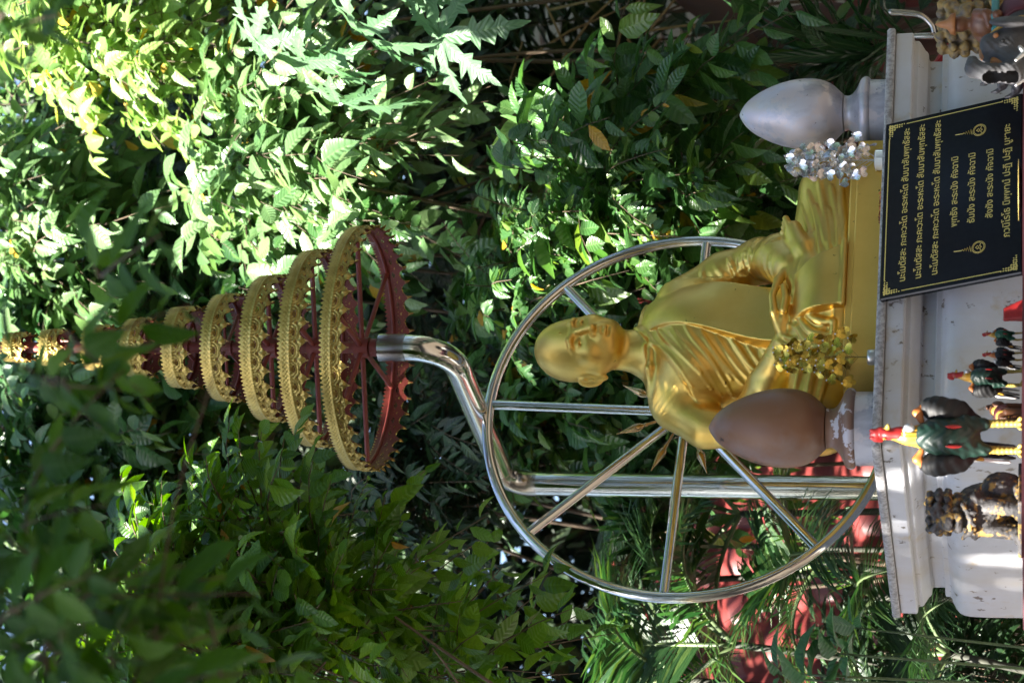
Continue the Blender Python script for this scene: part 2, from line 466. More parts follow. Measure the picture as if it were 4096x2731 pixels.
# white shutters of a neighbouring building, far right
wb = thing("white_building", "white slatted wall of a building glimpsed at the far right edge", "building", (1.80, 11.6, 0), 0)
b_ = MB().box((-.35, .08, 0), (3.2, 2.5, 4.2)); b_.build("wall", M['wall'], wb)
b_ = MB()
for k in range(34): b_.box((-.34, .0, .6 + k * .10), (3.1, .07, .675 + k * .10), .008)
b_.build("slat_panel", M['wall'], wb)

# ------------------------------------------------------------------ pedestal
LA, LB = 1.304, 1.040
ped = thing("pedestal", "white stepped pedestal with a stained slab edge carrying the golden statue", "pedestal", tuple(LP(LA/2, LB/2, -COR[2])), TH)
def ring_rect(r, z, n=5, rad=.006):
    hx_, hy_ = LA/2 - r, LB/2 - r; out = []
    for cx, cy, a0 in ((hx_, hy_, 0), (-hx_, hy_, 90), (-hx_, -hy_, 180), (hx_, -hy_, 270)):
        for k in range(n):
            a = R(a0 + 90*k/(n-1)); out.append((cx - math.copysign(rad, cx) + rad*math.cos(a), cy - math.copysign(rad, cy) + rad*math.sin(a), z + COR[2]))
    return out
sl = MB(); sl.loft([ring_rect(r, z) for r, z in ((.012, -.0235), (.003, -.023), (.0, -.019), (.0, -.006), (.004, -.0005), (.02, .0))])
sl.build("top_slab", M['rim'], ped, True, 40)
prof = [(.014,-.0237),(.0105,-.026),(.0095,-.068),(.012,-.072),(.024,-.074),(.0255,-.078),(.026,-.086),(.0285,-.090),(.038,-.098),(.045,-.104),(.048,-.109),
        (.052,-.112),(.064,-.114),(.0665,-.118),(.067,-.146),(.066,-.149),(.050,-.150),(.0475,-.153),(.047,-.164),(.044,-.168),(.034,-.172),(.022,-.180),(.013,-.190),(.0085,-.202),
        (.006,-.22),(.005,-.27),(.006,-.36),(.012,-.44),(.03,-.52),(.055,-.57),(.075,-.60),(.075,-.64),(.05,-.66),(.03,-.70),(.03,-1.3),(.0,-1.34),(.0,-1.62),(-.05,-1.66),(-.05,-1.9036+.07)]
bd = MB(); bd.loft([ring_rect(r, z, 5, .008) for r, z in prof][::-1])
bd.build("moulded_body", M['marble'], ped, True, 28)

# ------------------------------------------------------------------ egg finials
egg = [(.0,.412),(.006,.4105),(.018,.404),(.032,.394),(.046,.379),(.059,.360),(.071,.337),(.082,.311),(.0905,.284),(.0962,.256),(.0985,.226),(.0978,.204),(.094,.183),(.087,.164),(.077,.148),(.066,.136),(.057,.127),(.0505,.119),(.048,.111),(.0495,.103),(.056,.094),(.067,.0855),(.081,.0785),(.0925,.073),(.0985,.066),(.1005,.059),(.0985,.052),(.094,.0485),(.0915,.046),(.0915,.040),(.0905,.036),(.0905,.0008)]
for lab, m_, a, b, k in (("egg shaped finial in flaking brown paint on the near corner of the pedestal", 'egg_brown', .123, .130, 1.04),
                         ("egg shaped finial in worn silver paint behind the foil heart tree", 'egg_silver', 1.126, .150, 1.0)):
    t = thing("egg_finial", lab, "finial", tuple(LP(a, b, 0)), TH, "egg finials on the pedestal corners")
    E_ = smooth_path([(r*k, 0, z*k) for r, z in egg[::-1]], 3)
    top = [p for p in E_ if p[2] > .119*k]; bot = [p for p in E_ if p[2] <= .121*k]
    MB().lathe([(max(p[0], .0004), p[2]) for p in top], 48).build("egg", M[m_], t, True, 60)
    MB().lathe([(max(p[0], .0004), p[2]) for p in bot if p[2] > .046*k] , 48).build("collar", M['collar_brown' if m_ == 'egg_brown' else m_], t, True, 60)
    MB().lathe([(.0915*k, .0006), (.0915*k, .0465*k)], 48).build("foot", M['egg_silver'], t, True, 40)

# ------------------------------------------------------------------ steel wheel with eight spokes
cy_ = .83
wr = .596
whl = thing("dharma_wheel", "large polished steel eight spoked wheel standing behind the statue", "wheel", tuple(LP(.55, cy_, .0)), TH)
cz = .606
def wp(r, a, dy=0): return (r*math.sin(a), dy, cz + r*math.cos(a))
rr_ = .0165
MB().tube([wp(wr, 2*math.pi*k/96) for k in range(96)], rr_, 16, closed=True).build("rim", M['chrome'], whl, True)
for k in range(8):
    a = 2*math.pi*k/8 + R(2)
    MB().tube([wp(.05, a), wp(wr-.012, a)], .0145, 14).build("spoke", M['chrome'], whl, True, 50)
hub_ = MB().lathe([(.0, -.03), (.06, -.03), (.075, -.012), (.075, .012), (.06, .03), (.0, .03)], 32)
ho = hub_.build("hub", M['chrome'], whl, True, 40); ho.rotation_euler = (R(90), 0, 0); ho.location = (0, 0, cz)
M['brass'] = mat("polished_brass", (.55,.38,.20), .16, 1.0)
for k in range(8):
    a = 2*math.pi*(k+.5)/8 + R(2)
    prof_ = [(.0040, 0), (.0040, .062), (.006, .066), (.006, .072), (.0048, .075), (.0105, .086), (.0125, .095), (.0115, .106), (.0065, .128), (.0028, .146), (.0007, .160)]
    o = MB().lathe(prof_, 14).build("spear_finial", M['brass'], whl, True, 50)
    o.location = wp(.055, a); o.rotation_euler = (0, a, 0)
MB().box((-.14, -.03, .0005), (.14, .03, .012), .003).build("foot_plate", M['chrome'], whl)

# ------------------------------------------------------------------ bent steel pole and the tiered parasol it carries
UA, UB = .55, .455
pole = thing("bent_pole", "thick polished steel pipe bent twice to reach over the statue's head", "pole", tuple(LP(UA, 1.31, -COR[2]+.07)), TH)
Z0 = COR[2] - .07
def pz(b, z): return (0, b - 1.31, z + Z0)
def arc(c, r, a0, a1, n=9): return [(c[0] + r*math.cos(R(a0+(a1-a0)*k/(n-1))), c[1] + r*math.sin(R(a0+(a1-a0)*k/(n-1)))) for k in range(n)]
pr = .0375
MB().tube([pz(1.31, -COR[2]+.07), pz(1.31, -.3), pz(1.31, 1.152)], pr, 28).build("upright", M['chrome'], pole, True, 50)
e1 = arc((1.222, 1.150), .088, 0, 90)
o = MB().tube([pz(*p) for p in [(1.31, 1.140)] + e1 + [(1.208, 1.238)]], pr+.0012, 28).build("elbow", M['steel_dull'], pole, True, 50)
MB().tube([pz(1.218, 1.238), pz(.58, 1.243)], pr, 28).build("arm", M['chrome'], pole, True, 50)
e2 = arc((.575, 1.362), .1195, -90, -176, 10)
MB().tube([pz(*p) for p in [(.60, 1.2425)] + e2 + [(.4552, 1.378)]], pr+.0008, 28).build("elbow", M['chrome'], pole, True, 50)
MB().tube([pz(.4552, 1.371), pz(.4552, 1.449)], pr+.0035, 28).build("sleeve", M['steel_dull'], pole, True, 50)
MB().tube([pz(UB, 1.40), pz(UB, 1.475)], .026, 20).build("plug", M['red_tin'], pole, True, 50)
for a_2 in (.0, 1.57, 3.14, 4.7):
    MB().lathe([(.006,0),(.006,.006),(.0,.006)], 6, (0, 0, 0)).build("bolt", M['steel_dull'], pole).location = (.075*math.cos(a_2), .075*math.sin(a_2), .0128)
MB().lathe([(.105, 0), (.105, .012), (.0, .012)], 28).build("base_plate", M['steel_dull'], pole, True, 40)

umb = thing("tiered_parasol", "nine visible tiers of gilded lace bands lined in red above the statue", "parasol", tuple(LP(UA, UB, 1.47)), TH)
def zmid(xd):                                        # height on the parasol axis seen at column xd
    d = ray((1568-798)*S, xd*S); P0 = COR + UA*EX
    P = EYE + d * ((P0-EYE) @ EX / (d @ EX)); return P
tiers = [(733, 811, 278), (637, 718, 224), (548, 629, 166), (458, 535, 122), (367, 447, 92), (270, 346, 66.5), (183, 256, 51), (84, 155, 41), (0, 73, 33), (-80, -12, 27)]
def band_mesh(Rb, h, nm, gold):
    seg = 18; ncol = nm * seg; rows = 19
    u = np.arange(ncol) / seg; fu = u % 1.0
    tooth = .012 * (1 - np.abs(((u*4) % 1.0) - .5) * 2) ** .8
    tip = np.abs(fu - .5) * 2                         # 0 in the middle of a lobe, 1 at its pointed end
    low = -.023 * tip**2.4 - .005 * tip**12 + .0018 * np.cos(fu * math.pi * 12) * (1 - tip)
    V = []
    t = np.linspace(0, 1, rows)
    top = h + tooth; bot = low
    for i in range(rows):
        z = bot + (top - bot) * (1 - t[i]) if i in (0, rows-1) else (h*(1-t[i]) + bot * ss(.75, 1, t[i]) + (top - h) * ss(.08, 0, t[i]))
        th = u / nm * 2 * math.pi
        rel = np.zeros(ncol)
        if gold:
            v = 1 - t[i]
            diam = np.abs(((u*4 + v*6) % 1) - .5) + np.abs(((u*4 - v*6) % 1) - .5)
            rel += np.where((v > .62) & (v < .88), .0052 * (diam - .5), 0)
            rel += .0020 * np.exp(-((v - .92) / .022)**2) + .0026 * np.exp(-((v - .56) / .025)**2) + .0018*np.exp(-((v - .62)/.018)**2)
            du = (fu - .5); rad = np.sqrt((du * 1.0)**2 + ((v - .50) * 1.35)**2)
            rel += np.where(v < .52, .0040 * np.cos(rad * 2*math.pi / .17), 0)
            tail = np.minimum(fu, 1 - fu)
            rel += np.where(v < .40, .0035 * np.exp(-(tail/.10)**2) * np.cos((v)*40), 0)
        rr = Rb + rel + (0.0015 * np.sin(th * 3 + Rb * 90))
        V.append(np.stack([rr * np.cos(th), rr * np.sin(th), z], -1))
    V = np.stack(V)                                   # rows, ncol, 3
    i, j = np.meshgrid(np.arange(rows-1), np.arange(ncol), indexing='ij')
    Q = np.stack([i*ncol + j, (i+1)*ncol + j, (i+1)*ncol + (j+1) % ncol, i*ncol + (j+1) % ncol], -1)
    v = 1 - (t[i] + t[np.minimum(i+1, rows-1)]) / 2; fu2 = ((j + .5) / seg) % 1
    rad = np.sqrt((fu2 - .5)**2 + ((v - .50) * 1.35)**2)
    ang = np.arctan2(.50 - v, fu2 - .5)
    hole = (v < .46) & (rad > .225) & (rad < .29) & (ang > .55) & (ang < math.pi - .55)
    hole |= (v < .44) & (rad > .10) & (rad < .145) & (ang > .6) & (ang < math.pi - .6)
    Q = Q[~hole].reshape(-1, 4)
    if not gold: Q = Q[:, ::-1]
    return mesh_np("band", V.reshape(-1, 3), Q, True)
fwd = np.array([0, math.cos(PITCH), math.sin(PITCH)])
ax0 = zmid(800)
axle_top = 0
for ti, (xu, xl, hp) in enumerate(tiers):
    Pu, Pl = zmid(xu), zmid(xl)
    Rt = hp * S * ((Pu - EYE) @ fwd) / FPX
    sl_ = (Pu[2] - EYE[2]) / Pu[1]
    zu, zl = Pu[2] - COR[2] - Rt * sl_ * .985, Pl[2] - COR[2] - Rt * ((Pl[2]-EYE[2]) / Pl[1]) * .985
    h = max(zu - zl, .06) - .046; zb = zl - 1.47 + .036
    nm = max(6, int(round(2 * math.pi * Rt / .052)))
    bnd = put("tier_band", band_mesh(Rt, h, nm, True), M['gold_band'], umb)
    bnd.location = (0, 0, zb)
    ln = put("lining", band_mesh(Rt - .0035, h, nm, False), M['red_tin'], bnd)
    k_ = MB()
    k_.tube([((Rt-.007)*math.cos(a), (Rt-.007)*math.sin(a), h*.72) for a in np.linspace(0, 2*math.pi, 64, endpoint=False)], .0045, 6, closed=True)
    k_.build("hoop", M['red_tin'], bnd, True)
    nsp = 6 if ti < 6 else 4
    for q in range(nsp):
        a = 2*math.pi*q/nsp + .35
        MB().tube([(.02*math.cos(a), .02*math.sin(a), h*.72), ((Rt-.006)*math.cos(a), (Rt-.006)*math.sin(a), h*.72)], .0075 if ti < 3 else .005, 8).build("strut", M['red_tin'], bnd, True, 50)
    MB().lathe([(.0, h*.72-.022), (.030 if ti < 3 else .022, h*.72-.022), (.030 if ti < 3 else .022, h*.72+.02), (.0, h*.72+.02)], 20).build("hub", M['red_tin'], bnd, True, 40)
    axle_top = zb + h
MB().tube([(0, 0, .0), (0, 0, axle_top + .25)], .0165, 16).build("mast", M['red_tin'], umb, True, 50)

# ------------------------------------------------------------------ little foil heart trees
def heart(n=14):
    P = []
    for k in range(n):
        a = 2*math.pi*k/n
        x = 16*math.sin(a)**3; y = 13*math.cos(a) - 5*math.cos(2*a) - 2*math.cos(3*a) - math.cos(4*a)
        P.append((x/17, -(y + 0)/17))
    return P
def heart_leaf(sz):
    mb = MB(); hp = heart()
    V = [(x*sz*.5, .0012*math.sin(9*y) - .10*sz*(x*x), -y*sz*.5*1.05) for x, y in [(a, -b) for a, b in hp]]
    c = (0, 0.0015, 0)
    mb.add(V + [c], [(i, (i+1) % len(V), len(V)) for i in range(len(V))])
    return mb.mesh("leaf", True)
def heart_tree(name, label, a, b, zp, h, rad, nlf, sz, mleaf, mwire, mpot, pot, seed):
    rg = random.Random(seed)
    t = thing(name, label, "ornament", tuple(LP(a, b, 0)), TH, "foil leaf trees on the pedestal")
    MB().lathe(pot, 24).build("pot", M[mpot], t, True, 40)
    MB().tube([(0, 0, .008), (.002, 0, h*.5), (0, 0.002, h)], .0016, 6).build("stem", M[mwire], t, True)
    lm = heart_leaf(sz); lm.materials.append(M[mleaf])
    wr_ = MB(); bead_me = MB().lathe([(.0002,-.0024),(.0020,-.0012),(.0024,0),(.0020,.0012),(.0002,.0024)], 8).mesh("bead", True); bead_me.materials.append(M['glass'])
    for k in range(nlf):
        f = (k + .5) / nlf
        z = zp + (h - zp) * (f ** .9) + rg.uniform(-.006, .006)
        ang = k * 2.399 + rg.uniform(-.4, .4)
        r = rad * (1.0 - .55 * f) * rg.uniform(.45, 1.05)
        p = Vector((r*math.cos(ang), r*math.sin(ang), z))
        o = bpy.data.objects.new("leaf", lm); col.objects.link(o); o.parent = t
        o.location = p
        o.rotation_euler = (rg.uniform(-.45, .35), rg.uniform(-.5, .5), ang + math.pi/2 + rg.uniform(-.9, .9) if rg.random() < .2 else rg.uniform(-.6, .6) - TH)
        q = p + Vector((0, 0, sz*.42))
        bo = bpy.data.objects.new("bead", bead_me); col.objects.link(bo); bo.parent = o; bo.location = (0, -.0025, sz*.38)
        wr_.tube([(0, 0, z - .02), tuple(Vector((p.x*.6, p.y*.6, z + .012))), tuple(q)], .0005, 4)
    wr_.build("wires", M[mwire], t)
a, b, _ = onB(2012, 368, .075)
heart_tree("foil_tree", "silver foil heart leaf tree in a thick glass pot beside the worn silver finial", a, b, .035, .255, .074, 84, .034, 'silver_leaf', 'wire', 'glass',
           [(.0, .0006), (.026, .0006), (.029, .004), (.029, .022), (.024, .026), (.0, .026)], 3)
a, b, _ = onB(2003, 820, .062)
heart_tree("foil_tree", "gold foil heart leaf tree in a dull silver pot beside the brown finial", a, b, .06, .252, .072, 72, .034, 'gold_leaf', 'wire_gold', 'tin_pot',
           [(.0, .0006), (.0195, .0006), (.0205, .003), (.0205, .016), (.0195, .021), (.017, .023), (.0, .023)], 5)
# a few fallen orange petals by the statue's base
pt = MB(); rg = random.Random(4)
for k in range(26):
    a, b, _ = onB(2012, 430 + rg.uniform(0, 75), .02); a += rg.uniform(-.01, .01); b += rg.uniform(0, .03); s_ = rg.uniform(.004, .008); an = rg.uniform(0, 6.28)
    pt.add([(a + s_*math.cos(an), b + s_*math.sin(an), .001 + rg.uniform(0, .003)), (a - s_*.4*math.sin(an), b + s_*.4*math.cos(an), .006), (a - s_*math.cos(an), b - s_*math.sin(an), .003 + rg.uniform(0, .006)), (a + s_*.4*math.sin(an), b - s_*.4*math.cos(an), .0012)], [(0, 1, 2, 3)])
po = pt.build("flower_petals", M['orange']); po.location = tuple(COR); po.rotation_euler = (0, 0, TH)
tag(po, "orange marigold petals scattered along the slab edge below the statue", "petals", kind="stuff")

# ------------------------------------------------------------------ black sign with the gold prayer, leaning on the pedestal front
SA, SZ0 = .421 + .275, -.366
sgn = thing("prayer_sign", "black granite prayer sign with gold Thai text leaning against the pedestal", "sign", tuple(LP(.421, -.140, SZ0)), TH)
tilt = math.atan2(.128, .357)
SW, SL = .551, .382
rot_ = Matrix.Rotation(-tilt, 4, 'X')
ur = Vector((0, math.sin(tilt), math.cos(tilt)))
def sp(s_, t_, off=0.0):                              # point on the sign face: s along, t down from the top
    x = s_ * SW + (1 - s_)*0 + .0
    l = SL * (1 - t_)
    return Vector((x, l*math.sin(tilt) - off*math.cos(tilt), l*math.cos(tilt) + off*math.sin(tilt)))
def sign_part(o): o.parent = sgn; return o
pn = MB().box((0, .0, .0), (SW, .016, SL), .003).build("panel", M['granite'], sgn)
pn.rotation_euler = (-tilt, 0, 0)
lb = MB()
def strip(s0, t0, s1, t1, wd=.0028):
    d = Vector((s1-s0, (t1-t0)*SL/SW)).normalized(); n = Vector((-d.y, d.x)) * wd / 2
    P = [(s0*SW+n.x, t0*SL+n.y), (s0*SW-n.x, t0*SL-n.y), (s1*SW-n.x, t1*SL-n.y), (s1*SW+n.x, t1*SL+n.y)]
    lb.add([tuple(sp(x/SW, y/SL, .0012)) for x, y in P], [(0, 1, 2, 3)])
strip(.10, .035, .90, .035); strip(.028, .16, .028, .86); strip(.972, .16, .972, .86)
lb.build("border", M['letter'], sgn)
# leaf-scroll corners
rg = random.Random(11)
def blob(s_, t_, r, el=1.6, an=0.0):
    P = []
    for k in range(8):
        a = 2*math.pi*k/8; x, y = r*el*math.cos(a), r*math.sin(a)
        P.append(tuple(sp(s_ + (x*math.cos(an)-y*math.sin(an))/SW, t_ + (x*math.sin(an)+y*math.cos(an))/SL, .0013)))
    oc.add(P, [tuple(range(8))])
for cs, ct, sx, sy in ((.022, .032, 1, 1), (.978, .032, -1, 1), (.022, .968, 1, -1), (.978, .968, -1, -1)):
    oc = MB()
    for k in range(7):
        for j in range(7 - k):
            if (k + j) % 1 == 0 and (k < 2 or j < 2 or (k == j and k < 3)):
                rr = .0034 * (1 - (k + j)*.085)
                blob(cs + sx*(k*.0118 + .004), ct + sy*(j*.0175 + .006), rr, 1.5, (k*1.3 + j*2.1))
    oc.build("corner_scroll", M['letter'], sgn)
lines = [("นะโมตัสสะ ภะคะวะโต อะระหะโต สัมมาสัมพุทธัสสะ", .078, .942, .185), ("นะโมตัสสะ ภะคะวะโต อะระหะโต สัมมาสัมพุทธัสสะ", .077, .945, .298),
         ("นะโมตัสสะ ภะคะวะโต อะระหะโต สัมมาสัมพุทธัสสะ", .080, .947, .414), ("พุทธัง สะระนัง คัจฉามิ", .322, .715, .545),
         ("ธัมมัง สะระนัง คัจฉามิ", .324, .715, .668), ("สังฆัง สะระนัง คัจฉามิ", .330, .715, .795), ("ภวนิโรโธ นิพฺพานํ ปะฏิ ปะฏิ บูชายะ", .205, .835, .915)]
dg = None
for txt, s0, s1, tb in lines:
    cu = bpy.data.curves.new("text", 'FONT'); cu.body = txt; cu.size = .05; cu.offset = .0006; cu.extrude = 0
    to = bpy.data.objects.new("text", cu); col.objects.link(to)
    bpy.context.view_layer.update()
    dg = bpy.context.evaluated_depsgraph_get()
    me = bpy.data.meshes.new_from_object(to.evaluated_get(dg))
    bpy.data.objects.remove(to); bpy.data.curves.remove(cu)
    co = np.zeros(len(me.vertices)*3); me.vertices.foreach_get("co", co); co = co.reshape(-1, 3)
    if len(co) == 0: continue
    wd = co[:, 0].max() - co[:, 0].min(); x = (co[:, 0] - co[:, 0].min()) / wd
    k = (s1 - s0) * SW / wd
    ky = min(k, 1.25 * .030/.05 * 1.0)
    out = np.array([tuple(sp(s0 + (s1-s0)*xx, tb - yy*ky/SL, .0013)) for xx, yy in zip(x, co[:, 1])])
    me.vertices.foreach_set("co", out.astype(np.float32).ravel()); me.update()
    put("lettering", me, M['letter'], sgn)
for cs, ct in ((.182, .70), (.838, .695)):
    e_ = MB()
    def tb_(P, r=.0011): e_.tube([tuple(sp(s_, t_, .0013)) for s_, t_ in P], r, 5)
    for rr in (.0175, .0145): tb_([(cs + rr*math.cos(a)/SW, ct + rr*math.sin(a)/SL) for a in np.linspace(0, 2*math.pi, 25)], .0009)
    tb_([(cs - .010/SW, ct + .006/SL), (cs - .004/SW, ct + .003/SL), (cs, ct + .008/SL), (cs + .004/SW, ct + .003/SL), (cs + .010/SW, ct + .006/SL)])
    tb_([(cs - .005/SW, ct - .002/SL), (cs, ct - .008/SL), (cs + .005/SW, ct - .002/SL), (cs, ct + .001/SL), (cs - .005/SW, ct - .002/SL)])
    zz = [(cs + (1 if k % 2 else -1) * .0085*(1 - k/9)/SW, ct - (.020 + k*.0032)/SL) for k in range(9)] + [(cs, ct - .050/SL), (cs + .001/SW, ct - .066/SL)]
    tb_(zz)
    e_.build("emblem", M['letter'], sgn)

# ------------------------------------------------------------------ table that carries the figurines
tbl = thing("offering_table", "long table under a maroon cloth set along the pedestal front", "table", tuple(LP(.62, -.40, -COR[2]+.07)), TH)
TZ = 1.532                                            # height of the cloth top
tz = TZ - .07
MB().box((-1.16, -.13, tz-.03), (.36, .27, tz), .004).build("table_top", M['cloth'], tbl)
ck = MB()
xs = np.linspace(-1.165, .366, 60)
ck.loft([[(x, -.136 - .006*math.sin(x*30) * (1 if z < tz-.05 else 0), z) for x in xs] + [(x, -.132, z) for x in xs[::-1]] for z in (tz-.45, tz-.2, tz-.05, tz+.002)])
ck.build("cloth_skirt", M['cloth'], tbl)
dl = MB()
for x in np.linspace(-1.15, .35, 104): dl.lathe([(.0, .0), (.0042, .0006), (.0, .0016)], 7, (0, 0, 0)).v[-21:] if False else dl.add([(x + .0036*math.cos(a), -.1435, tz - .012 + .0036*math.sin(a)) for a in np.linspace(0, 2*math.pi, 7)[:-1]], [tuple(range(6))])
dl.build("dotted_trim", M['lace'], tbl)
for x in (-1.08, .28):
    for y in (-.08, .21): MB().box((x-.02, y-.02, .0005), (x+.02, y+.02, tz-.03)).build("leg", M['stem'], tbl)

# ------------------------------------------------------------------ the golden monk statue (x = its left, -y = its front)
mk = thing("monk_statue", "golden statue of a seated monk with folded robe and hands in his lap", "statue", tuple(LP(.55, .47, .0)), TH)
bb = MB(); BP = [(-.25,-.372),(.445,-.372),(.445,.22),(-.08,.22),(-.37,-.04),(-.37,-.20)]
def inset(P, d):
    c = (.03, -.10); return [(x - math.copysign(d, x - c[0]), y - math.copysign(d, y - c[1])) for x, y in P]
bb.loft([[(x, y, z) for x, y in inset(BP, d)] for d, z in ((.003, .0008), (0, .004), (0, .070), (.004, .0735), (.012, .0745), (.013, .088), (.018, .092))])
bb.build("base", M['gold_board'], mk)
T = Sculpt((-.50, -.44, .088), (.50, .30, 1.01), .0031)
# torso
def curve(z, zs, ys, deg=4): return np.polyval(np.polyfit(zs, ys, deg), z)
T.ell((0, .02, .20), (.20, .16, .13), 0)
T.ell((0, .02, .35), (.160, .118, .16), .06)
T.ell((0, .005, .51), (.178, .118, .150), .06)
T.ell((-.07, -.055, .54), (.085, .052, .07), .05); T.ell((.07, -.055, .54), (.085, .052, .07), .05)
T.cap((-.155, .012, .588), (.155, .012, .588), .060, .060, .05)
T.cap((0, .03, .650), (-.140, .015, .598), .054, .052, .04); T.cap((0, .03, .650), (.140, .015, .598), .054, .052, .04)
# neck and head
T.cap((0, .018, .62), (0, -.008, .775), .061, .057, .045)
T.ell((0, .004, .888), (.083, .104, .108), .02)
T.ell((0, -.030, .838), (.0735, .078, .088), .03)
T.ell((0, -.045, .79), (.056, .058, .052), .03)
T.ell((0, -.083, .764), (.028, .022, .019), .03)
for sx in (-1, 1):
    T.ell((sx*.044, -.070, .820), (.026, .024, .026), .03)           # cheekbones
    T.cap((sx*.060, -.01, .80), (sx*.035, -.065, .768), .020, .018, .03)  # jaw
# bare arm on the right, covered arm on the left
T.chain([(-.186, .012, .575), (-.243, .0, .49), (-.262, -.015, .40)], [.060, .054, .050], .03)
T.chain([(-.262, -.015, .40), (-.20, -.14, .315), (-.122, -.232, .262)], [.050, .044, .029], .025)
ARM = [(.186, .012, .575), (.245, -.01, .47), (.268, -.05, .36), (.20, -.17, .29), (.125, -.235, .25)]
ARR = [.060, .058, .058, .061, .051]
T.chain(ARM, ARR, .03)
# legs under the robe
T.cap((.12, .0, .19), (.395, -.185, .165), .115, .082, .05)
T.cap((-.12, .0, .19), (-.330, -.175, .160), .105, .074, .05)
T.cap((.405, -.195, .155), (.02, -.285, .135), .075, .055, .04)
T.cap((-.330, -.185, .150), (-.02, -.285, .135), .072, .060, .04)
T.cap((-.30, -.235, .18), (.06, -.275, .19), .060, .048, .03)
T.ell((.0, -.14, .17), (.20, .15, .085), .05)
T.fn((-.44, -.34, .09), (.44, .15, .13), lambda X, Y, Z: np.maximum(np.maximum(np.sqrt(((X-.045)/.395)**2 + ((Y+.10)/.25)**2 + 0*Z) * .25 - .25, Z - .118), .09 - Z), .03)
# robe thickness over the left shoulder and chest, with its hem from neck to right armpit
T.disp((-.22, -.30, .14), (.20, .25, .72), lambda X, Y, Z: .006 * ss(-.004, .006, (X - .03)*.80 + .690 - Z + 0*Y - .0) * ss(-.205, -.17, X + 0*Y) * (ss(.69, .60, Z) * .0 + 1) * ss(-.20, -.10, -Z + .60 - (X - .03)*-.80 + .20))
# robe folds fanning across the chest
for k in range(11):
    z0 = .672 - k * .040
    x0 = .034 - k * .0065
    x1, z1 = -.162 + .004*math.sin(k*2.1), z0 - .150 - .012 * math.sin(k * 1.7)
    T.ridge([(x0, z0), (x0 - .050, z0 - .030), (x0 - .110, z0 - .083), (x1, z1)], .0052 + .0012 * math.sin(k * 2.3), .005, -.0016, 10)
for k in range(5):
    z0 = .622 - k * .080
    T.ridge([(.0 - k*.008, z0 - .03), (-.06, z0 - .070), (-.13, z0 - .125)], .0028, .008, -.0018, 6)
# sleeve folds: rings about the left arm, slanting
def on_arm(u):
    i = min(int(u), len(ARM) - 2); f = u - i
    a, b = np.array(ARM[i]), np.array(ARM[i+1]); t = nrm0(np.array(ARM[min(i+2, len(ARM)-1)]) - np.array(ARM[max(i-1, 0)]))
    return a + (b-a)*f, t, ARR[i] + (ARR[i+1]-ARR[i])*f
def nrm0(v): return v / np.linalg.norm(v)
for k in range(15):
    u = .75 + k * .218
    c, t, r = on_arm(min(u, 3.95))
    e1 = nrm0(np.cross(t, [-.3, -.9, .2])); e2 = np.cross(t, e1); P = []
    ph = .6*math.sin(k*2.2)
    for a in np.linspace(-2.1, 1.2, 12) + ph:
        sl2 = .020*math.sin(a*1.3 + k)
        P.append(c + (e1*math.cos(a) + e2*math.sin(a)) * (r + .0005) + t*sl2)
    m = len(P); T.chain(P, [.0075 * math.sin(math.pi*(q+.6)/(m+.2))**.7 for q in range(m)], .009)
# leg folds
for pts, r in (([(.11, .115), (.22, .122), (.36, .150)], .007), ([(.12, .140), (.24, .158), (.385, .185)], .006), ([(.13, .168), (.25, .186), (.36, .216)], .006),
               ([(.16, .19), (.26, .212), (.34, .236)], .005), ([(.12, .102), (.2, .105), (.30, .118), (.40, .128)], .006), ([(.14, .128), (.2, .136), (.28, .152)], .004), ([(.15, .155), (.23, .170), (.30, .190)], .004),
               ([(-.10, .12), (-.2, .13), (-.34, .16)], .008), ([(-.11, .15), (-.22, .17), (-.36, .19)], .008), ([(-.12, .18), (-.22, .205), (-.33, .225)], .007),
               ([(-.05, .205), (-.09, .17), (-.105, .12)], .008), ([(-.075, .215), (-.125, .18), (-.14, .13)], .007), ([(-.10, .22), (-.16, .185), (-.175, .14)], .006)):
    T.ridge(pts, r, .009, .001, 10)
# folded shoulder cloth hanging down the front
zz_ = [.20, .27, .35, .45, .53, .59, .63, .66, .69]
yy_ = [-.172, -.160, -.147, -.141, -.139, -.122, -.096, -.066, -.030]
yc_ = np.polyfit(zz_, yy_, 5)
def sash(X, Y, Z):
    zc = np.clip(Z, .2, .69)
    xc = .022 + .085 * ss(.22, .66, zc); hw = .086 - .006*ss(.3, .6, zc)
    yf = np.polyval(yc_, zc) + (3.6*ss(.40, .58, zc) + .8) * np.clip(X - .045, -.03, .2)**2
    lo_ = .252 - .06*(X - .02)
    return np.maximum(np.maximum(np.maximum(yf - Y, Y - yf - .05), np.abs(X - xc) - hw), np.maximum(lo_ - Z, Z - .70))
T.fn((-.09, -.20, .24), (.21, .10, .70), sash, .006)
T.cap((.035, .035, .640), (.165, .025, .592), .066, .068, .012)
# robe flap hanging from the lap
def flap(X, Y, Z):
    yf = curve(np.clip(Z, .09, .235), [.09, .12, .16, .20, .235], [-.374, -.372, -.364, -.350, -.300], 3) + .25*(X-.02)**2
    xc = np.interp(Z, [.09, .22], [.030, -.008]); hw = np.interp(Z, [.09, .22], [.096, .072])
    return np.maximum(np.maximum(yf - Y - .002*np.sin(X*45), Y - yf - .04), np.maximum(np.abs(X - xc) - hw, np.maximum(.093 - Z, Z - .236)))
T.fn((-.09, -.39, .088), (.14, -.25, .24), flap, .003)
T.cap((-.066, -.366, .0985), (.126, -.366, .0985), .0085, .0085, .003)
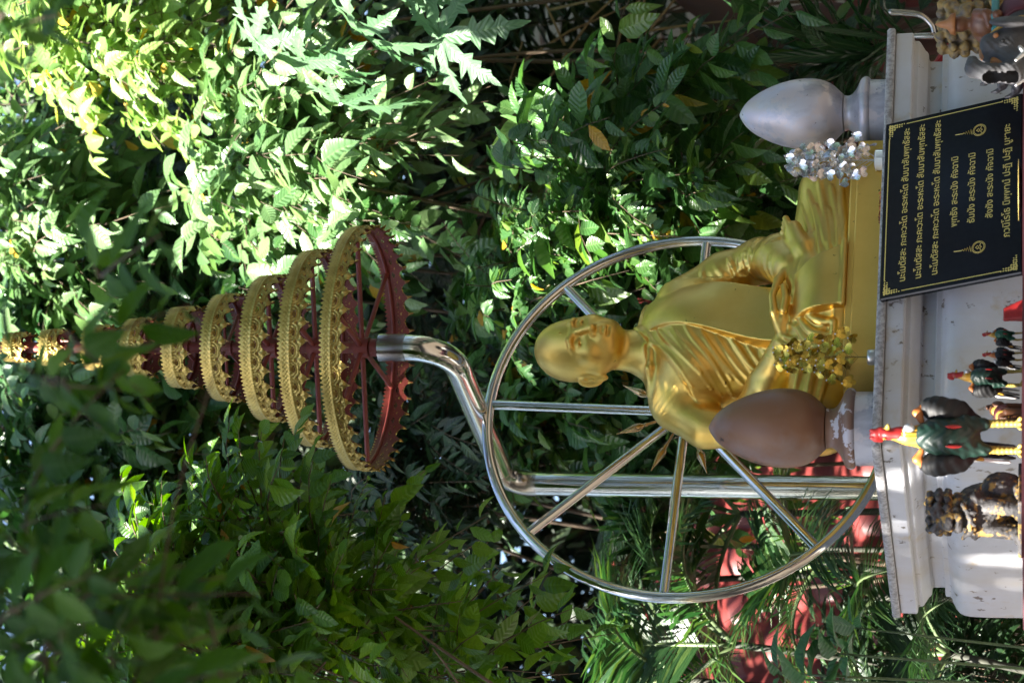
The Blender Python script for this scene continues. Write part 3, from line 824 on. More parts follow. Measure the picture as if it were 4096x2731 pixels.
# right foot resting sole-up on the left thigh
T.chain([(.085, -.278, .192), (.155, -.272, .224), (.225, -.258, .250)], [.036, .038, .033], .014, flat=(0, -.5, .86, .72))
T.cap((.07, -.272, .188), (.09, -.275, .198), .036, .036, .016)
for i in range(5):
    T.cap((.228, -.272 + i*.0135, .256 + i*.003), (.262 - i*.006, -.270 + i*.0135, .271 + i*.004), .0105 - i*.0008, .0095 - i*.0008, .005)
# hands: palms up, the right over the left, thumb tips meeting
T.cap((.115, -.245, .248), (.055, -.270, .236), .026, .030, .014, flat=(0, .3, .95, .68))
for i in range(4):
    y_ = -.298 + i*.0175; L_ = (.062, .072, .068, .052)[i]
    T.chain([(.045, y_ + .004, .236), (.045 - L_*.5, y_, .232 - .002*i), (.040 - L_, y_ + .004, .240)], [.0105, .0100, .0085], .005)
T.cap((-.118, -.240, .262), (-.060, -.268, .258), .026, .029, .014, flat=(0, .3, .95, .66))
for i in range(4):
    y_ = -.304 + i*.0178; L_ = (.070, .080, .076, .058)[i]
    T.chain([(-.048, y_ + .004, .258), (-.048 + L_*.5, y_, .254), (-.044 + L_, y_ + .004, .262)], [.0112, .0104, .0088], .004)
T.chain([(-.088, -.270, .270), (-.050, -.292, .284), (-.004, -.296, .291)], [.0135, .0120, .0098], .005)
T.chain([(.092, -.268, .262), (.050, -.292, .278), (.006, -.297, .289)], [.0135, .0120, .0098], .005)
# face
for sx in (-1, 1):
    T.ell((sx*.0325, -.111, .851), (.019, .0125, .0100), .020, 'sub')                          # eye socket
    T.ell((sx*.0320, -.0880, .8490), (.0180, .0145, .0120), .005)                            # eyeball with lowered lid
    T.chain([(sx*.0125, -.1015, .8475), (sx*.023, -.1035, .8445), (sx*.034, -.0995, .8440), (sx*.046, -.0875, .8475)], [.0022, .0026, .0026, .002], .003, 'sub')  # slit
    T.chain([(sx*.012, -.1040, .8715), (sx*.028, -.1050, .8760), (sx*.044, -.0955, .8720), (sx*.054, -.080, .864)], [.0046, .0052, .0046, .0034], .010)            # brow
    T.ell((sx*.0118, -.1115, .8085), (.0085, .0105, .0078), .006)                            # nostril wing
    T.ell((sx*.0068, -.1175, .8000), (.0036, .005, .0030), .003, 'sub')
    T.cap((sx*.020, -.106, .808), (sx*.030, -.093, .785), .0016, .0016, .008, 'sub')           # smile line
    # ear
    er = rotm('Z', sx*-24) @ rotm('X', -10)
    T.ell((sx*.0875, .016, .828), (.0090, .0245, .038), .005, 'add', er)
    T.ell((sx*.0830, .008, .792), (.0085, .0115, .016), .006)
    T.ell((sx*.0965, .012, .832), (.0065, .0140, .0240), .003, 'sub', er)
    T.chain([(sx*.091, .004, .848), (sx*.0925, .014, .838), (sx*.091, .010, .818)], [.0028, .0032, .0032], .003)
T.chain([(0, -.1030, .868), (0, -.1145, .838), (0, -.1290, .8130)], [.0075, .0080, .0098], .009)
T.ell((0, -.1265, .8105), (.0112, .0105, .0090), .006)
T.ell((0, -.098, .787), (.026, .018, .020), .02)
T.chain([(-.0225, -.1005, .7865), (-.009, -.1130, .7905), (0, -.1140, .7890), (.009, -.1130, .7905), (.0225, -.1005, .7865)], [.003, .0055, .005, .0055, .003], .004)
T.chain([(-.0190, -.1010, .7795), (0, -.1120, .7765), (.0190, -.1010, .7795)], [.0035, .0068, .0035], .005)
T.chain([(-.0235, -.1030, .7848), (0, -.1195, .7838), (.0235, -.1030, .7848)], [.0015, .0018, .0015], .002, 'sub')
T.cap((-.012, -.1095, .7670), (.012, -.1095, .7670), .004, .004, .006, 'sub')
T.ell((-.004, -.1065, .905), (.003, .003, .003), .002)                                       # small boss on the brow
# collar bones, neck crease
T.chain([(-.02, -.062, .655), (-.09, -.058, .652), (-.15, -.02, .648)], [.006, .007, .006], .02)
put("body", T.mesh("body"), M['gold'], mk)
del T

# ------------------------------------------------------------------ figurines on the table
TR = TZ + .0006
def figure(name, label, cat, xd, yd, Yc, face, k, group=None):
    P = W(xd, yd, Yc)
    t = thing(name, label, cat, (P[0], P[1], TR), face, group)
    t.scale = (k*.84, k*.84, k) if name == 'rooster_figurine' else (k, k, k)
    return t
def sculpt_part(name, S_, m_, parent): return put(name, S_.mesh(name), M[m_], parent)
def rooster_parts(parent, bodymat='green', neckmat='yellow', wingtip='orange', h=.004):
    # unit: height 0.33 to the comb; faces -y
    B = Sculpt((-.09, -.10, .05), (.09, .12, .26), h)
    B.ell((0, .0, .155), (.050, .070, .062), 0); B.ell((0, -.025, .185), (.042, .045, .05), .03); B.cap((0, -.02, .20), (0, -.012, .232), .038, .022, .02)
    for sx in (-1, 1): B.cap((sx*.028, -.005, .125), (sx*.034, -.008, .085), .032, .017, .015)
    B.disp((-.09, -.10, .05), (.09, .12, .26), lambda X, Y, Z: .0022*np.sin(Z*260 + 3*np.sin(X*90))*np.sin(X*120 + Z*40))
    sculpt_part("body", B, bodymat, parent)
    for sx in (-1, 1):
        Wn = Sculpt((-.13, -.07, .07), (.13, .11, .24), h)
        Wn.ell((sx*.066, .012, .176), (.026, .052, .052), 0, rot=rotm('Y', sx*24)); Wn.chain([(sx*.074, .005, .185), (sx*.066, .03, .145), (sx*.046, .065, .100)], [.030, .024, .010], .03)
        Wn.disp((-.13, -.07, .07), (.13, .11, .24), lambda X, Y, Z: .0012*np.sin(Z*330 + Y*120) + 0*X)
        wo = sculpt_part("wing", Wn, 'black', parent)
        Ws = Sculpt((-.13, -.06, .19), (.13, .06, .25), h)
        Ws.chain([(sx*.038, -.012, .222), (sx*.062, -.008, .231), (sx*.088, .0, .212)], [.007, .010, .008], .01)
        sculpt_part("shoulder_patch", Ws, wingtip, wo)
        MB().lathe([(.0,-.020),(.004,-.012),(.0055,0),(.004,.012),(.0,.020)], 10).build("feather_spot", M['red'], wo, True).matrix_basis = Matrix.Translation((sx*.026, -.068, .150)) @ Matrix.Rotation(.35, 4, 'X')
    Nk = Sculpt((-.04, -.07, .20), (.05, .05, .33), h*.8)
    Nk.chain([(0, -.016, .222), (.002, -.022, .252), (.004, -.024, .282)], [.032, .024, .016], .01)
    Nk.disp((-.04, -.07, .20), (.05, .05, .33), lambda X, Y, Z: .0012*np.sin(np.arctan2(X, Y+.02)*16) + 0*Z)
    sculpt_part("neck", Nk, neckmat, parent)
    Hd = Sculpt((-.03, -.065, .25), (.06, .03, .34), .0025)
    Hd.ell((.006, -.026, .297), (.0165, .020, .0185), 0); Hd.ell((.004, -.034, .272), (.013, .012, .022), .01); Hd.ell((.016, -.030, .268), (.010, .010, .018), .008)
    Hd.chain([(.018, -.026, .312), (.008, -.022, .322), (-.006, -.018, .322), (-.012, -.016, .312)], [.007, .010, .010, .006], .006)
    for q in range(3): Hd.ell((.014 - q*.010, -.024, .331), (.0055, .006, .007), .003)
    Ho = sculpt_part("head", Hd, 'red', parent)
    bk = MB().lathe([(.0065, 0), (.0058, .006), (.004, .013), (.0006, .019)], 10).build("beak", M['legyellow'], Ho, True)
    bk.matrix_basis = Matrix.Translation((.020, -.038, .297)) @ Vector((.62, -.74, -.12)).to_track_quat('Z', 'Y').to_matrix().to_4x4()
    for sx in (-1, 1):
        ey_ = MB().lathe([(.0, 0), (.0042, .0), (.0035, .0022), (.0, .003)], 12).build("eye", M['yellow'], Ho, True)
        ey_.matrix_basis = Matrix.Translation((.006 + sx*.0135, -.038 + (.006 if sx > 0 else -.003), .303)) @ Vector((sx*.8, -.6, .05)).to_track_quat('Z', 'Y').to_matrix().to_4x4()
        MB().lathe([(.0, .0022), (.0019, .0026), (.0, .0042)], 10).build("pupil", M['black'], ey_, True)
    bl = MB(); bl.tube([(.004 + .020*math.cos(a), -.024 + .020*math.sin(a), .258 + .003*math.cos(a)) for a in np.linspace(0, 2*math.pi, 24, endpoint=False)], .0038, 8, closed=True)
    bl.tube([(.004 + .018*math.cos(a), -.024 + .018*math.sin(a), .266 + .003*math.cos(a)) for a in np.linspace(0, 2*math.pi, 24, endpoint=False)], .0032, 8, closed=True)
    bl.lathe([(.0,-.0125),(.007,-.011),(.0120,-.004),(.0120,.004),(.007,.011),(.0,.0125)], 16, (.022, -.042, .248))
    bl.build("bell_collar", M['silverp'], parent, True)
    for sx, dy in ((-1, .008), (1, -.010)):
        Lg = Sculpt((-.07, -.07, -.002), (.07, .06, .10), .0032)
        Lg.chain([(sx*.033, dy*.3, .098), (sx*.036, dy + .006, .05), (sx*.036, dy, .008)], [.0125, .0100, .0095], .006)
        for an in (-.5, 0, .5): Lg.cap((sx*.036, dy, .007), (sx*.036 + .030*math.sin(an), dy - .030*math.cos(an), .0055), .0062, .0045, .004)
        Lg.cap((sx*.036, dy, .007), (sx*.036, dy + .02, .006), .006, .004, .004)
        Lg.disp((-.07, -.07, -.002), (.07, .06, .10), lambda X, Y, Z: .0012*np.sin(Z*620) + 0*X + 0*Y)
        sculpt_part("leg", Lg, 'legyellow', parent)
    tl = Sculpt((-.10, .0, .0), (.06, .19, .24), h)
    for i, (dx, zt, yt, r) in enumerate(((-.035, .20, .11, .012), (-.045, .18, .13, .012), (-.02, .21, .10, .012), (-.03, .17, .14, .011))):
        tl.chain([(0, .05, .14), (dx*.5, .09, zt), (dx, yt + .02, zt*.62), (dx*1.3, yt + .03, .02)], [.016, r*1.3, r, .005], .006)
    tob = sculpt_part("tail", tl, 'black', parent)
    t2 = Sculpt((-.12, .0, .0), (.06, .19, .24), h)
    t2.chain([(-.015, .06, .13), (-.045, .095, .155), (-.062, .125, .11), (-.070, .135, .03)], [.010, .009, .007, .004], .006)
    sculpt_part("white_plume", t2, 'white', tob)
    t3 = Sculpt((-.12, .0, .0), (.06, .19, .24), h)
    t3.chain([(-.02, .055, .12), (-.05, .075, .128), (-.062, .09, .09)], [.010, .010, .006], .006)
    sculpt_part("yellow_plume", t3, 'yellow', tob)
def tall_of(xd_top, yd, Yc): return W(xd_top, yd, Yc)[2] - TR
RZ = R(8)
Yr = 5.50
t = figure("rooster_figurine", "largest painted rooster figurine, head level with the slab edge, silver bell at its neck", "rooster", 2340, 1003, Yr, R(2), tall_of(1999, 1003, Yr)/.337, "painted rooster figurines")
rooster_parts(t, 'green')
Yr = 5.72
t = figure("rooster_figurine", "medium painted rooster with a pink head, right of the largest rooster", "rooster", 2340, 868, Yr, R(20), tall_of(2176, 868, Yr)/.337, "painted rooster figurines")
rooster_parts(t, 'green')
Yr = 5.80
t = figure("rooster_figurine", "small black rooster with an orange neck between the green roosters", "rooster", 2340, 818, Yr, R(35), tall_of(2256, 818, Yr)/.337, "painted rooster figurines")
rooster_parts(t, 'black', 'orange', 'white')
Yr = 5.86
t = figure("rooster_figurine", "small bright green rooster nearest the black sign", "rooster", 2340, 772, Yr, R(40), tall_of(2256, 772, Yr)/.337, "painted rooster figurines")
rooster_parts(t, 'bright_green')
# elephants
def elephant(parent, bodymat, h, trappings=True, gold=True):
    # unit: height about 0.30 to the raised trunk; faces -x... body along +y, head at -y
    E_ = Sculpt((-.10, -.20, -.004), (.10, .17, .34), h)
    E_.ell((0, .035, .165), (.070, .105, .070), 0); E_.ell((0, -.075, .205), (.050, .055, .058), .03); E_.ell((0, -.085, .245), (.035, .035, .025), .025)
    for sx in (-1, 1):
        E_.ell((sx*.020, -.085, .258), (.018, .025, .016), .015)
        E_.ell((sx*.062, -.055, .205), (.012, .036, .050), .008, rot=rotm('Z', sx*22))
        E_.cap((sx*.042, -.045, .13), (sx*.042, -.05, .012), .030, .026, .02); E_.cap((sx*.042, .105, .13), (sx*.042, .11, .012), .032, .026, .02)
    E_.chain([(0, -.115, .205), (0, -.150, .175), (0, -.178, .200), (0, -.182, .250), (0, -.160, .288), (0, -.128, .292)], [.036, .028, .024, .021, .018, .014], .014)
    E_.disp((-.05, -.20, .15), (.05, -.10, .32), lambda X, Y, Z: .0012*np.sin((Z - Y)*420) + 0*X)
    E_.chain([(0, .135, .18), (0, .155, .13), (0, .150, .07)], [.010, .006, .007], .01)
    sculpt_part("body", E_, bodymat, parent)
    for sx in (-1, 1):
        Tk = Sculpt((-.07, -.21, .14), (.07, -.09, .24), .003)
        Tk.chain([(sx*.026, -.115, .185), (sx*.034, -.150, .172), (sx*.034, -.182, .192)], [.008, .0065, .003], .004)
        sculpt_part("tusk", Tk, 'white', parent)
        MB().lathe([(.0, 0), (.0048, .0004), (.0036, .0028), (.0, .0036)], 10).build("eye", M['black'], parent, True).matrix_basis = Matrix.Translation((sx*.043, -.108, .222)) @ Vector((sx*.85, -.5, .1)).to_track_quat('Z', 'Y').to_matrix().to_4x4()
    if trappings:
        def cover(name, lo, hi, infl, m_):
            C_ = Sculpt((-.10, -.20, -.004), (.10, .17, .34), h)
            C_.ell((0, .035, .165), (.070+infl, .105+infl, .070+infl), 0); C_.ell((0, -.075, .205), (.050+infl, .055+infl, .058+infl), .03)
            C_.fn((-.2, -.3, -.1), (.2, .3, .4), lambda X, Y, Z: np.maximum(np.maximum(lo[1] - Y, Y - hi[1]), np.maximum(lo[2] - Z, Z - hi[2])) * -1 + 0*X, 0, 'sub')
            sculpt_part(name, C_, m_, parent)
        cover("saddle_cloth", (0, -.005, .135), (0, .095, .30), .006, 'maroon')
        cover("harness", (0, -.045, .10), (0, -.025, .30), .007, 'goldp')
        cover("harness", (0, .105, .10), (0, .120, .30), .006, 'goldp')
        hd = Sculpt((-.06, -.17, .15), (.06, -.05, .29), h)
        hd.chain([(0, -.128, .242), (0, -.136, .215)], [.010, .013], .006); hd.cap((-.046, -.088, .238), (.046, -.088, .238), .007, .007, .004); hd.ell((0, -.09, .266), (.02, .022, .012), .006)
        sculpt_part("headdress", hd, 'ochre', parent)
Ye = 5.78
t = figure("elephant_figurine", "small dark brown elephant with gold trim and raised trunk beside the largest rooster's leg", "elephant", 2340, 948, Ye, R(165), tall_of(2264, 948, Ye)/.305, None)
elephant(t, 'brownp', .0042)
Ye = 5.80
t = figure("elephant_figurine", "grey elephant with orange harness and curled trunk carrying a colourful rider at the right end", "elephant", 2340, 74, Ye, R(-38), 1.0, None)
t.location.z = W(2226, 74, Ye)[2] - .302
es = thing("display_stand", "low wooden stand under the grey elephant at the right end of the table", "stand", (t.location.x, t.location.y, .0), TH)
sh_ = t.location.z - .0008
MB().box((-.17, -.15, sh_-.03), (.17, .15, sh_), .004).build("top_board", M['stem'], es)
for x in (-.14, .14):
    for y in (-.12, .12): MB().box((x-.018, y-.018, .0005), (x+.018, y+.018, sh_-.0302)).build("leg", M['stem'], es)
elephant(t, 'stone_grey', .0042)
rd = Sculpt((-.06, -.03, .22), (.06, .13, .40), .0042)
rd.ell((0, .045, .265), (.035, .032, .04), 0); rd.ell((0, .045, .325), (.02, .02, .024), .01)
for sx in (-1, 1): rd.chain([(sx*.028, .045, .285), (sx*.042, .02, .262), (sx*.02, -.0, .255)], [.012, .010, .008], .008); rd.cap((sx*.02, .04, .24), (sx*.05, .0, .235), .015, .012, .01)
sculpt_part("rider", rd, 'brownp', t)
hb = MB(); hb.box((-.05, .0, .232), (.05, .095, .250), .004); hb.build("howdah", M['tealp'], t)
MB().lathe([(.028, 0), (.024, .012), (.012, .02), (.008, .034), (.0, .05)], 14, (0, .045, .335)).build("crown", M['ochre'], t, True)
# silvery stack of little ornate vessels below the grey elephant
t = figure("carved_ornament", "dark silvery carved ornament of stacked scalloped bowls between the grey elephant and the sign", "ornament", 2340, 168, 6.02, R(10), .66)
for zc, xo, r in ((.012, .0, .078), (.062, .012, .072), (.105, .03, .060)):
    Cb = Sculpt((-.12, -.10, -.006), (.14, .10, .16), .0042)
    Cb.ell((xo, 0, zc+.010), (r, r*.72, .026), 0); Cb.ell((xo, 0, zc+.032), (r*.78, r*.56, .020), .006, 'sub')
    for q in range(9):
        a = 2*math.pi*q/9; Cb.ell((xo + r*.93*math.cos(a), r*.67*math.sin(a), zc+.024), (.011, .011, .012), .006)
    Cb.chain([(xo - r*.9, 0, zc+.015), (xo - r*1.12, 0, zc+.036), (xo - r*1.18, 0, zc+.055)], [.012, .008, .005], .006)
    for q in range(5): Cb.ell((xo + (q-2)*.021, -r*.30, zc+.036), (.013, .014, .012), .008)
    sculpt_part("bowl", Cb, 'stone_pale', t)
# guardian lions
def lion(parent, m_, h):
    # unit: height about 0.34; faces -y
    L_ = Sculpt((-.13, -.15, -.004), (.13, .14, .36), h)
    L_.ell((0, .03, .13), (.070, .085, .105), 0); L_.ell((0, -.02, .175), (.065, .060, .075), .03)
    L_.ell((0, -.035, .265), (.062, .062, .060), .03); L_.ell((0, -.085, .245), (.042, .036, .034), .015); L_.ell((0, -.105, .258), (.026, .016, .014), .008)
    L_.ell((0, -.110, .232), (.034, .020, .009), .006, 'sub'); L_.cap((-.028, -.098, .218), (.028, -.098, .218), .013, .013, .01)
    for sx in (-1, 1):
        L_.ell((sx*.030, -.088, .283), (.017, .015, .014), .005); L_.ell((sx*.030, -.103, .281), (.007, .006, .007), .003, 'sub')
        L_.chain([(sx*.010, -.092, .297), (sx*.034, -.090, .306), (sx*.056, -.066, .298)], [.008, .010, .007], .006)
        L_.ell((sx*.064, -.022, .280), (.014, .022, .030), .010)
        L_.cap((sx*.048, -.050, .150), (sx*.050, -.085, .012), .030, .024, .02); L_.ell((sx*.050, -.100, .014), (.030, .034, .018), .01)
        L_.ell((sx*.078, .035, .070), (.036, .062, .068), .02); L_.ell((sx*.082, -.02, .016), (.028, .046, .018), .012)
        L_.chain([(sx*.05, -.075, .19), (sx*.078, -.055, .165), (sx*.094, -.02, .150)], [.012, .014, .010], .01)
    for i in range(6):                                 # curls of the mane
        for q in range(11):
            a = math.pi * (q/10 - .5) * 1.5; zz = .330 - i*.031; rr = .060 + .010*math.sin(i*1.2)
            L_.ell((rr*math.sin(a)*1.08, -.03 + rr*math.cos(a)*1.05*(.9 if i < 2 else 1), zz - .012*abs(math.sin(a))), (.0145, .0145, .0135), .006)
    for q in range(7):
        a = 2*math.pi*q/7; L_.ell((.036*math.cos(a), -.035 + .036*math.sin(a), .322), (.014, .014, .013), .006)
    L_.chain([(-.07, -.085, .205), (-.03, -.108, .180), (.03, -.108, .180), (.07, -.085, .205)], [.008, .009, .009, .008], .006)
    for q in range(5): L_.ell((-.044 + q*.022, -.106 + .004*abs(q-2), .168), (.009, .009, .011), .005)
    L_.disp((-.13, -.15, -.004), (.13, .14, .36), lambda X, Y, Z: .0022*np.sin(X*170 + 4*np.sin(Z*60))*np.sin(Z*150 + 3*np.sin(Y*80)))
    sculpt_part("body", L_, m_, parent)
    pl_ = MB().box((-.115, -.14, .0006), (.115, .125, .016), .004); pl_.build("plinth", M[m_], parent)
Yl = 5.62
t = figure("guardian_lion", "dark weathered stone guardian lion with yellow traces left of the largest rooster", "figurine", 2340, 1168, Yl, R(-28), tall_of(2124, 1160, Yl)/.34, "guardian lion figurines")
t.location.x += 0
lion(t, 'stone', .0042)
Yl = 6.28
t = figure("guardian_lion", "yellow washed guardian lion behind the right end of the pedestal", "figurine", 2340, 70, Yl, R(20), .94, "guardian lion figurines")
t.location.z = W(2148, 60, Yl)[2] - .34*.94
lion(t, 'stone_yellow', .0042)
lion_z = t.location.z
st = MB().box((-.14, -.14, -lion_z/.94+.08), (.14, .14, -.0004), .01); st.build("stand", M['wall'], t)
# red offering packet and a dark bowl cut by the lower frame edge
t = figure("offering_packet", "red wrapped offering packet with a clear flap beside the sign", "packet", 2345, 712, 5.70, R(20), .58)
pk = Sculpt((-.06, -.05, -.002), (.06, .05, .10), .004)
pk.fn((-.05, -.04, 0), (.05, .04, .09), lambda X, Y, Z: np.maximum(np.abs(X + .25*Z) - (.040 - .18*Z), np.maximum(np.abs(Y) - (.024 - .20*Z), np.maximum(-Z, Z - .078))), .004)
sculpt_part("wrap", pk, 'red', t)
MB().box((-.042, -.004, .045), (-.030, -.001, .085)).build("flap", M['glass'], t)
t = figure("offering_bowl", "shallow dark dish with a gold rim in front of the sign", "dish", 2346, 436, 5.86, 0, 1.0)
t.scale = (1, 1, .30)
MB().lathe([(.030, .0004), (.034, .006), (.060, .022), (.074, .038), (.070, .038), (.056, .026), (.0, .014)], 40).build("bowl", M['granite'], t, True)
MB().tube([(.072*math.cos(a), .072*math.sin(a), .0385) for a in np.linspace(0, 2*math.pi, 48, endpoint=False)], .0022, 8, closed=True).build("rim", M['letter'], t, True)

# ------------------------------------------------------------------ foliage tools
def leaf_template(kind):
    if kind == 'oval':    st = [(0, .06), (.22, .80), (.48, 1.0), (.76, .68), (1, .04)]; asp = .50
    elif kind == 'lance': st = [(0, .06), (.25, .85), (.5, 1.0), (.78, .55), (1, .03)]; asp = .30
    elif kind == 'round': st = [(0, .10), (.2, .82), (.45, 1.0), (.78, .75), (1, .10)]; asp = .56
    elif kind == 'strap': st = [(0, .5), (.25, 1.0), (.5, .95), (.78, .6), (1, .04)]; asp = .07
    else: st = [(0, .3), (.5, 1.0), (1, .05)]; asp = .5
    V = []
    for t, w_ in st:
        dz = -.26 * t * t if kind != 'strap' else -.45 * t * t
        hw = .5 * asp * w_
        V += [(-hw, t, dz + hw*.38), (0, t, dz), (hw, t, dz + hw*.38)]
    Q = []
    for i in range(len(st) - 1):
        a = i*3
        Q += [(a, a+1, a+4, a+3), (a+1, a+2, a+5, a+4)]
    return np.array(V, float), np.array(Q, int)
TPL = {k: leaf_template(k) for k in ('oval', 'lance', 'round', 'strap', 'coarse')}
def set_uv(me, per_vertex):
    li = np.empty(len(me.loops), np.int32); me.loops.foreach_get("vertex_index", li)
    ul = me.uv_layers.new(name="UVMap"); ul.data.foreach_set("uv", np.asarray(per_vertex, np.float32)[li].ravel())
def nrm(v): return v / (np.linalg.norm(v, axis=-1, keepdims=True) + 1e-9)
# small gaps cut in the leaves to let sun flecks reach the shrine
SPOTS = [(2068,1095,6.15,.030),(2072,1130,6.2,.018),(2078,1165,6.25,.03),(2085,1235,6.4,.022),(2090,1285,6.5,.035),(2095,1320,6.55,.02),(2155,1100,6.2,.03),(2190,1180,6.3,.02),(2250,1290,6.5,.03),(2300,1345,6.6,.035),(2220,1390,6.7,.03),(2330,1250,6.5,.03),
         (2010,960,6.05,.02),(2008,1010,6.1,.025),(2013,1100,6.2,.02),(2022,1180,6.35,.02),(1735,1042,6.02,.016),(1700,1050,6.02,.010),
         (1482,975,6.5,.014),(905,1010,6.85,.02),(905,930,6.95,.016),(780,880,6.5,.02),(690,840,6.5,.02),(600,860,6.55,.02),(1980,600,6.5,.016),(1990,700,6.45,.02),(1900,655,6.4,.016),(1870,620,6.4,.012),(1110,930,6.95,.02),(1250,1260,6.85,.02)]
def spot_free(P):
    k = np.ones(len(P), bool)
    for x, y, Y, r_ in SPOTS:
        d = P - W(x, y, Y); d = d - np.outer(d @ SUNV, SUNV)
        k &= np.linalg.norm(d, axis=1) > r_ + .05
    return k
class Leaves:
    def __init__(s, kind, rg):
        s.gaps = False; s.kind, s.P, s.D, s.N, s.L, s.rg = kind, [], [], [], [], rg
    def add(s, P, D, N, L):
        s.P.append(np.atleast_2d(P)); s.D.append(np.atleast_2d(D)); s.N.append(np.atleast_2d(N)); s.L.append(np.atleast_1d(L))
    def count(s): return sum(len(p) for p in s.P)
    def mesh(s, name):
        P, D, N, L = np.concatenate(s.P), nrm(np.concatenate(s.D)), np.concatenate(s.N), np.concatenate(s.L)
        if s.gaps:
            k = spot_free(P + D*(L*.5)[:, None]); P, D, N, L = P[k], D[k], N[k], L[k]
        X = nrm(np.cross(D, N)); N = np.cross(X, D)
        V0, Q0 = TPL[s.kind]
        n = len(P)
        curl = s.rg.uniform(-.5, 2.2, n); wid = s.rg.uniform(.68, 1.28, n); tw = s.rg.normal(0, .38, n)
        V = np.empty((n, len(V0), 3))
        for i, v in enumerate(V0):
            z = v[2] * np.where(v[2] < 0, curl, 1.0) + v[0]*tw*v[1] + (.010 * np.sin(v[1]*19 + curl*9) if v[0] != 0 else 0)
            V[:, i] = P + (X * (v[0]*wid)[:, None] + D * v[1] + N * z[:, None]) * L[:, None]
        Q = (Q0[None] + (np.arange(n) * len(V0))[:, None, None]).reshape(-1, 4)
        me = mesh_np(name, V.reshape(-1, 3), Q, True)
        ns = len(V0) // 3; u0 = np.array([(s_, v[1]) for v, s_ in zip(V0, [-1, 0, 1] * ns)], np.float32)
        ul = me.uv_layers.new(name="UVMap"); uvs = np.tile(u0[Q0.ravel()], (n, 1))
        if len(me.loops) == len(uvs): ul.data.foreach_set("uv", uvs.ravel())
        return me
SUNV = np.array(SUN)
def in_blob(rg, c, r, n, bias=None):
    d = nrm(rg.normal(size=(n, 3))); 
    if bias is not None: d = nrm(d + np.array(bias) * .55)
    return np.array(c) + d * (rg.uniform(.25, 1, n) ** .45)[:, None] * np.array(r), d
def sprays(rg, lv, stems, blobs, n, ln, leaf, nl, droop=.5, up=.3, gap=1.0, flat=.8, out=(0, -.35, 0), pair=False, stem_r=.0022, face=.35):
    """leafy twigs starting inside the blobs, arching out and drooping"""
    wts = np.array([b[2] for b in blobs], float); wts /= wts.sum()
    which = rg.choice(len(blobs), n, p=wts)
    for i in range(n):
        c, r, _ = blobs[which[i]]
        p, d = in_blob(rg, c, r, 1)
        p, d = p[0], d[0]
        g = nrm(d * .6 + np.array([0, 0, up]) + np.array(out) + rg.normal(0, .35, 3))
        L_ = ln * rg.uniform(.65, 1.25); k = int(nl * L_ / ln + .5)
        t = (np.arange(k) + .6) / k
        dr = droop * rg.uniform(.5, 1.5)
        pos = p + np.outer(t * L_, g) + np.outer(-dr * L_ * t * t, [0, 0, 1.0])
        tan = nrm(g - np.outer(2 * dr * t, [0, 0, 1.0]))
        face_n = nrm(np.array([0, 0, 1.0]) * .8 + SUNV * face + np.array([0, -.25, 0]) + rg.normal(0, .28, 3))
        side = nrm(np.cross(tan, face_n))
        sg = np.where(np.arange(k) % 2 == 0, 1, -1)[:, None]
        if pair:
            pos = np.repeat(pos, 2, 0); tan = np.repeat(tan, 2, 0); side = np.repeat(side, 2, 0)
            sg = np.where(np.arange(2*k) % 2 == 0, 1, -1)[:, None]; t = np.repeat(t, 2)
        ld = nrm(side * sg * flat + tan * rg.uniform(.35, .8) + rg.normal(0, .10, side.shape) - np.array([0, 0, .22]))
        nn = face_n + rg.normal(0, .16, side.shape)
        sz = leaf * rg.uniform(.5, 1.28, len(pos)) * (.75 + .5 * np.sin(np.pi * np.clip(t, .1, .95)))
        lv.add(pos + side * sg * .004, ld, nn, sz)
        if stems is not None and rg.random() < gap:
            q = [p + g*L_*tt - np.array([0, 0, 1.0])*dr*L_*tt*tt for tt in (0, .35, .7, 1)]
            stems.append((q, stem_r))
def stem_mesh(stems, n=4):
    mb = MB()
    for q, r in stems: mb.tube(q, [r * (1.25 - .8*k/(len(q)-1)) for k in range(len(q))], n)
    return mb
def plant(name, label, cat, base, blobs, n, ln, leaf, nl, kind, mat_, trunks=(), stemmat='stem', group=None, seed=1, **kw):
    rg = np.random.default_rng(seed)
    t = thing(name, label, cat, (0, 0, 0), 0, group)
    lv = Leaves(kind, rg); st = []; lv.gaps = base[1] < 6.8
    sprays(rg, lv, st, blobs, n, ln, leaf, nl, **kw)
    base = np.array(base, float)
    t.location = tuple(base)
    o = put("foliage", lv.mesh("foliage"), M[mat_], t); o.matrix_parent_inverse = Matrix.Translation(-Vector(base))
    for q, r in trunks: st.append((smooth_path(q, 6), r))
    if st:
        o = stem_mesh(st, 6).build("stems", M[stemmat], t, True); o.matrix_parent_inverse = Matrix.Translation(-Vector(base))
    return t
def blob(xd, yd, Y, rx, ry, dY=.35, w_=None):        # centre and half sizes given in view pixels at distance Y
    c = W(xd, yd, Y); k = Y / 5504.0
    return (c, (ry * k, dY, rx * k), w_ if w_ is not None else rx * ry)

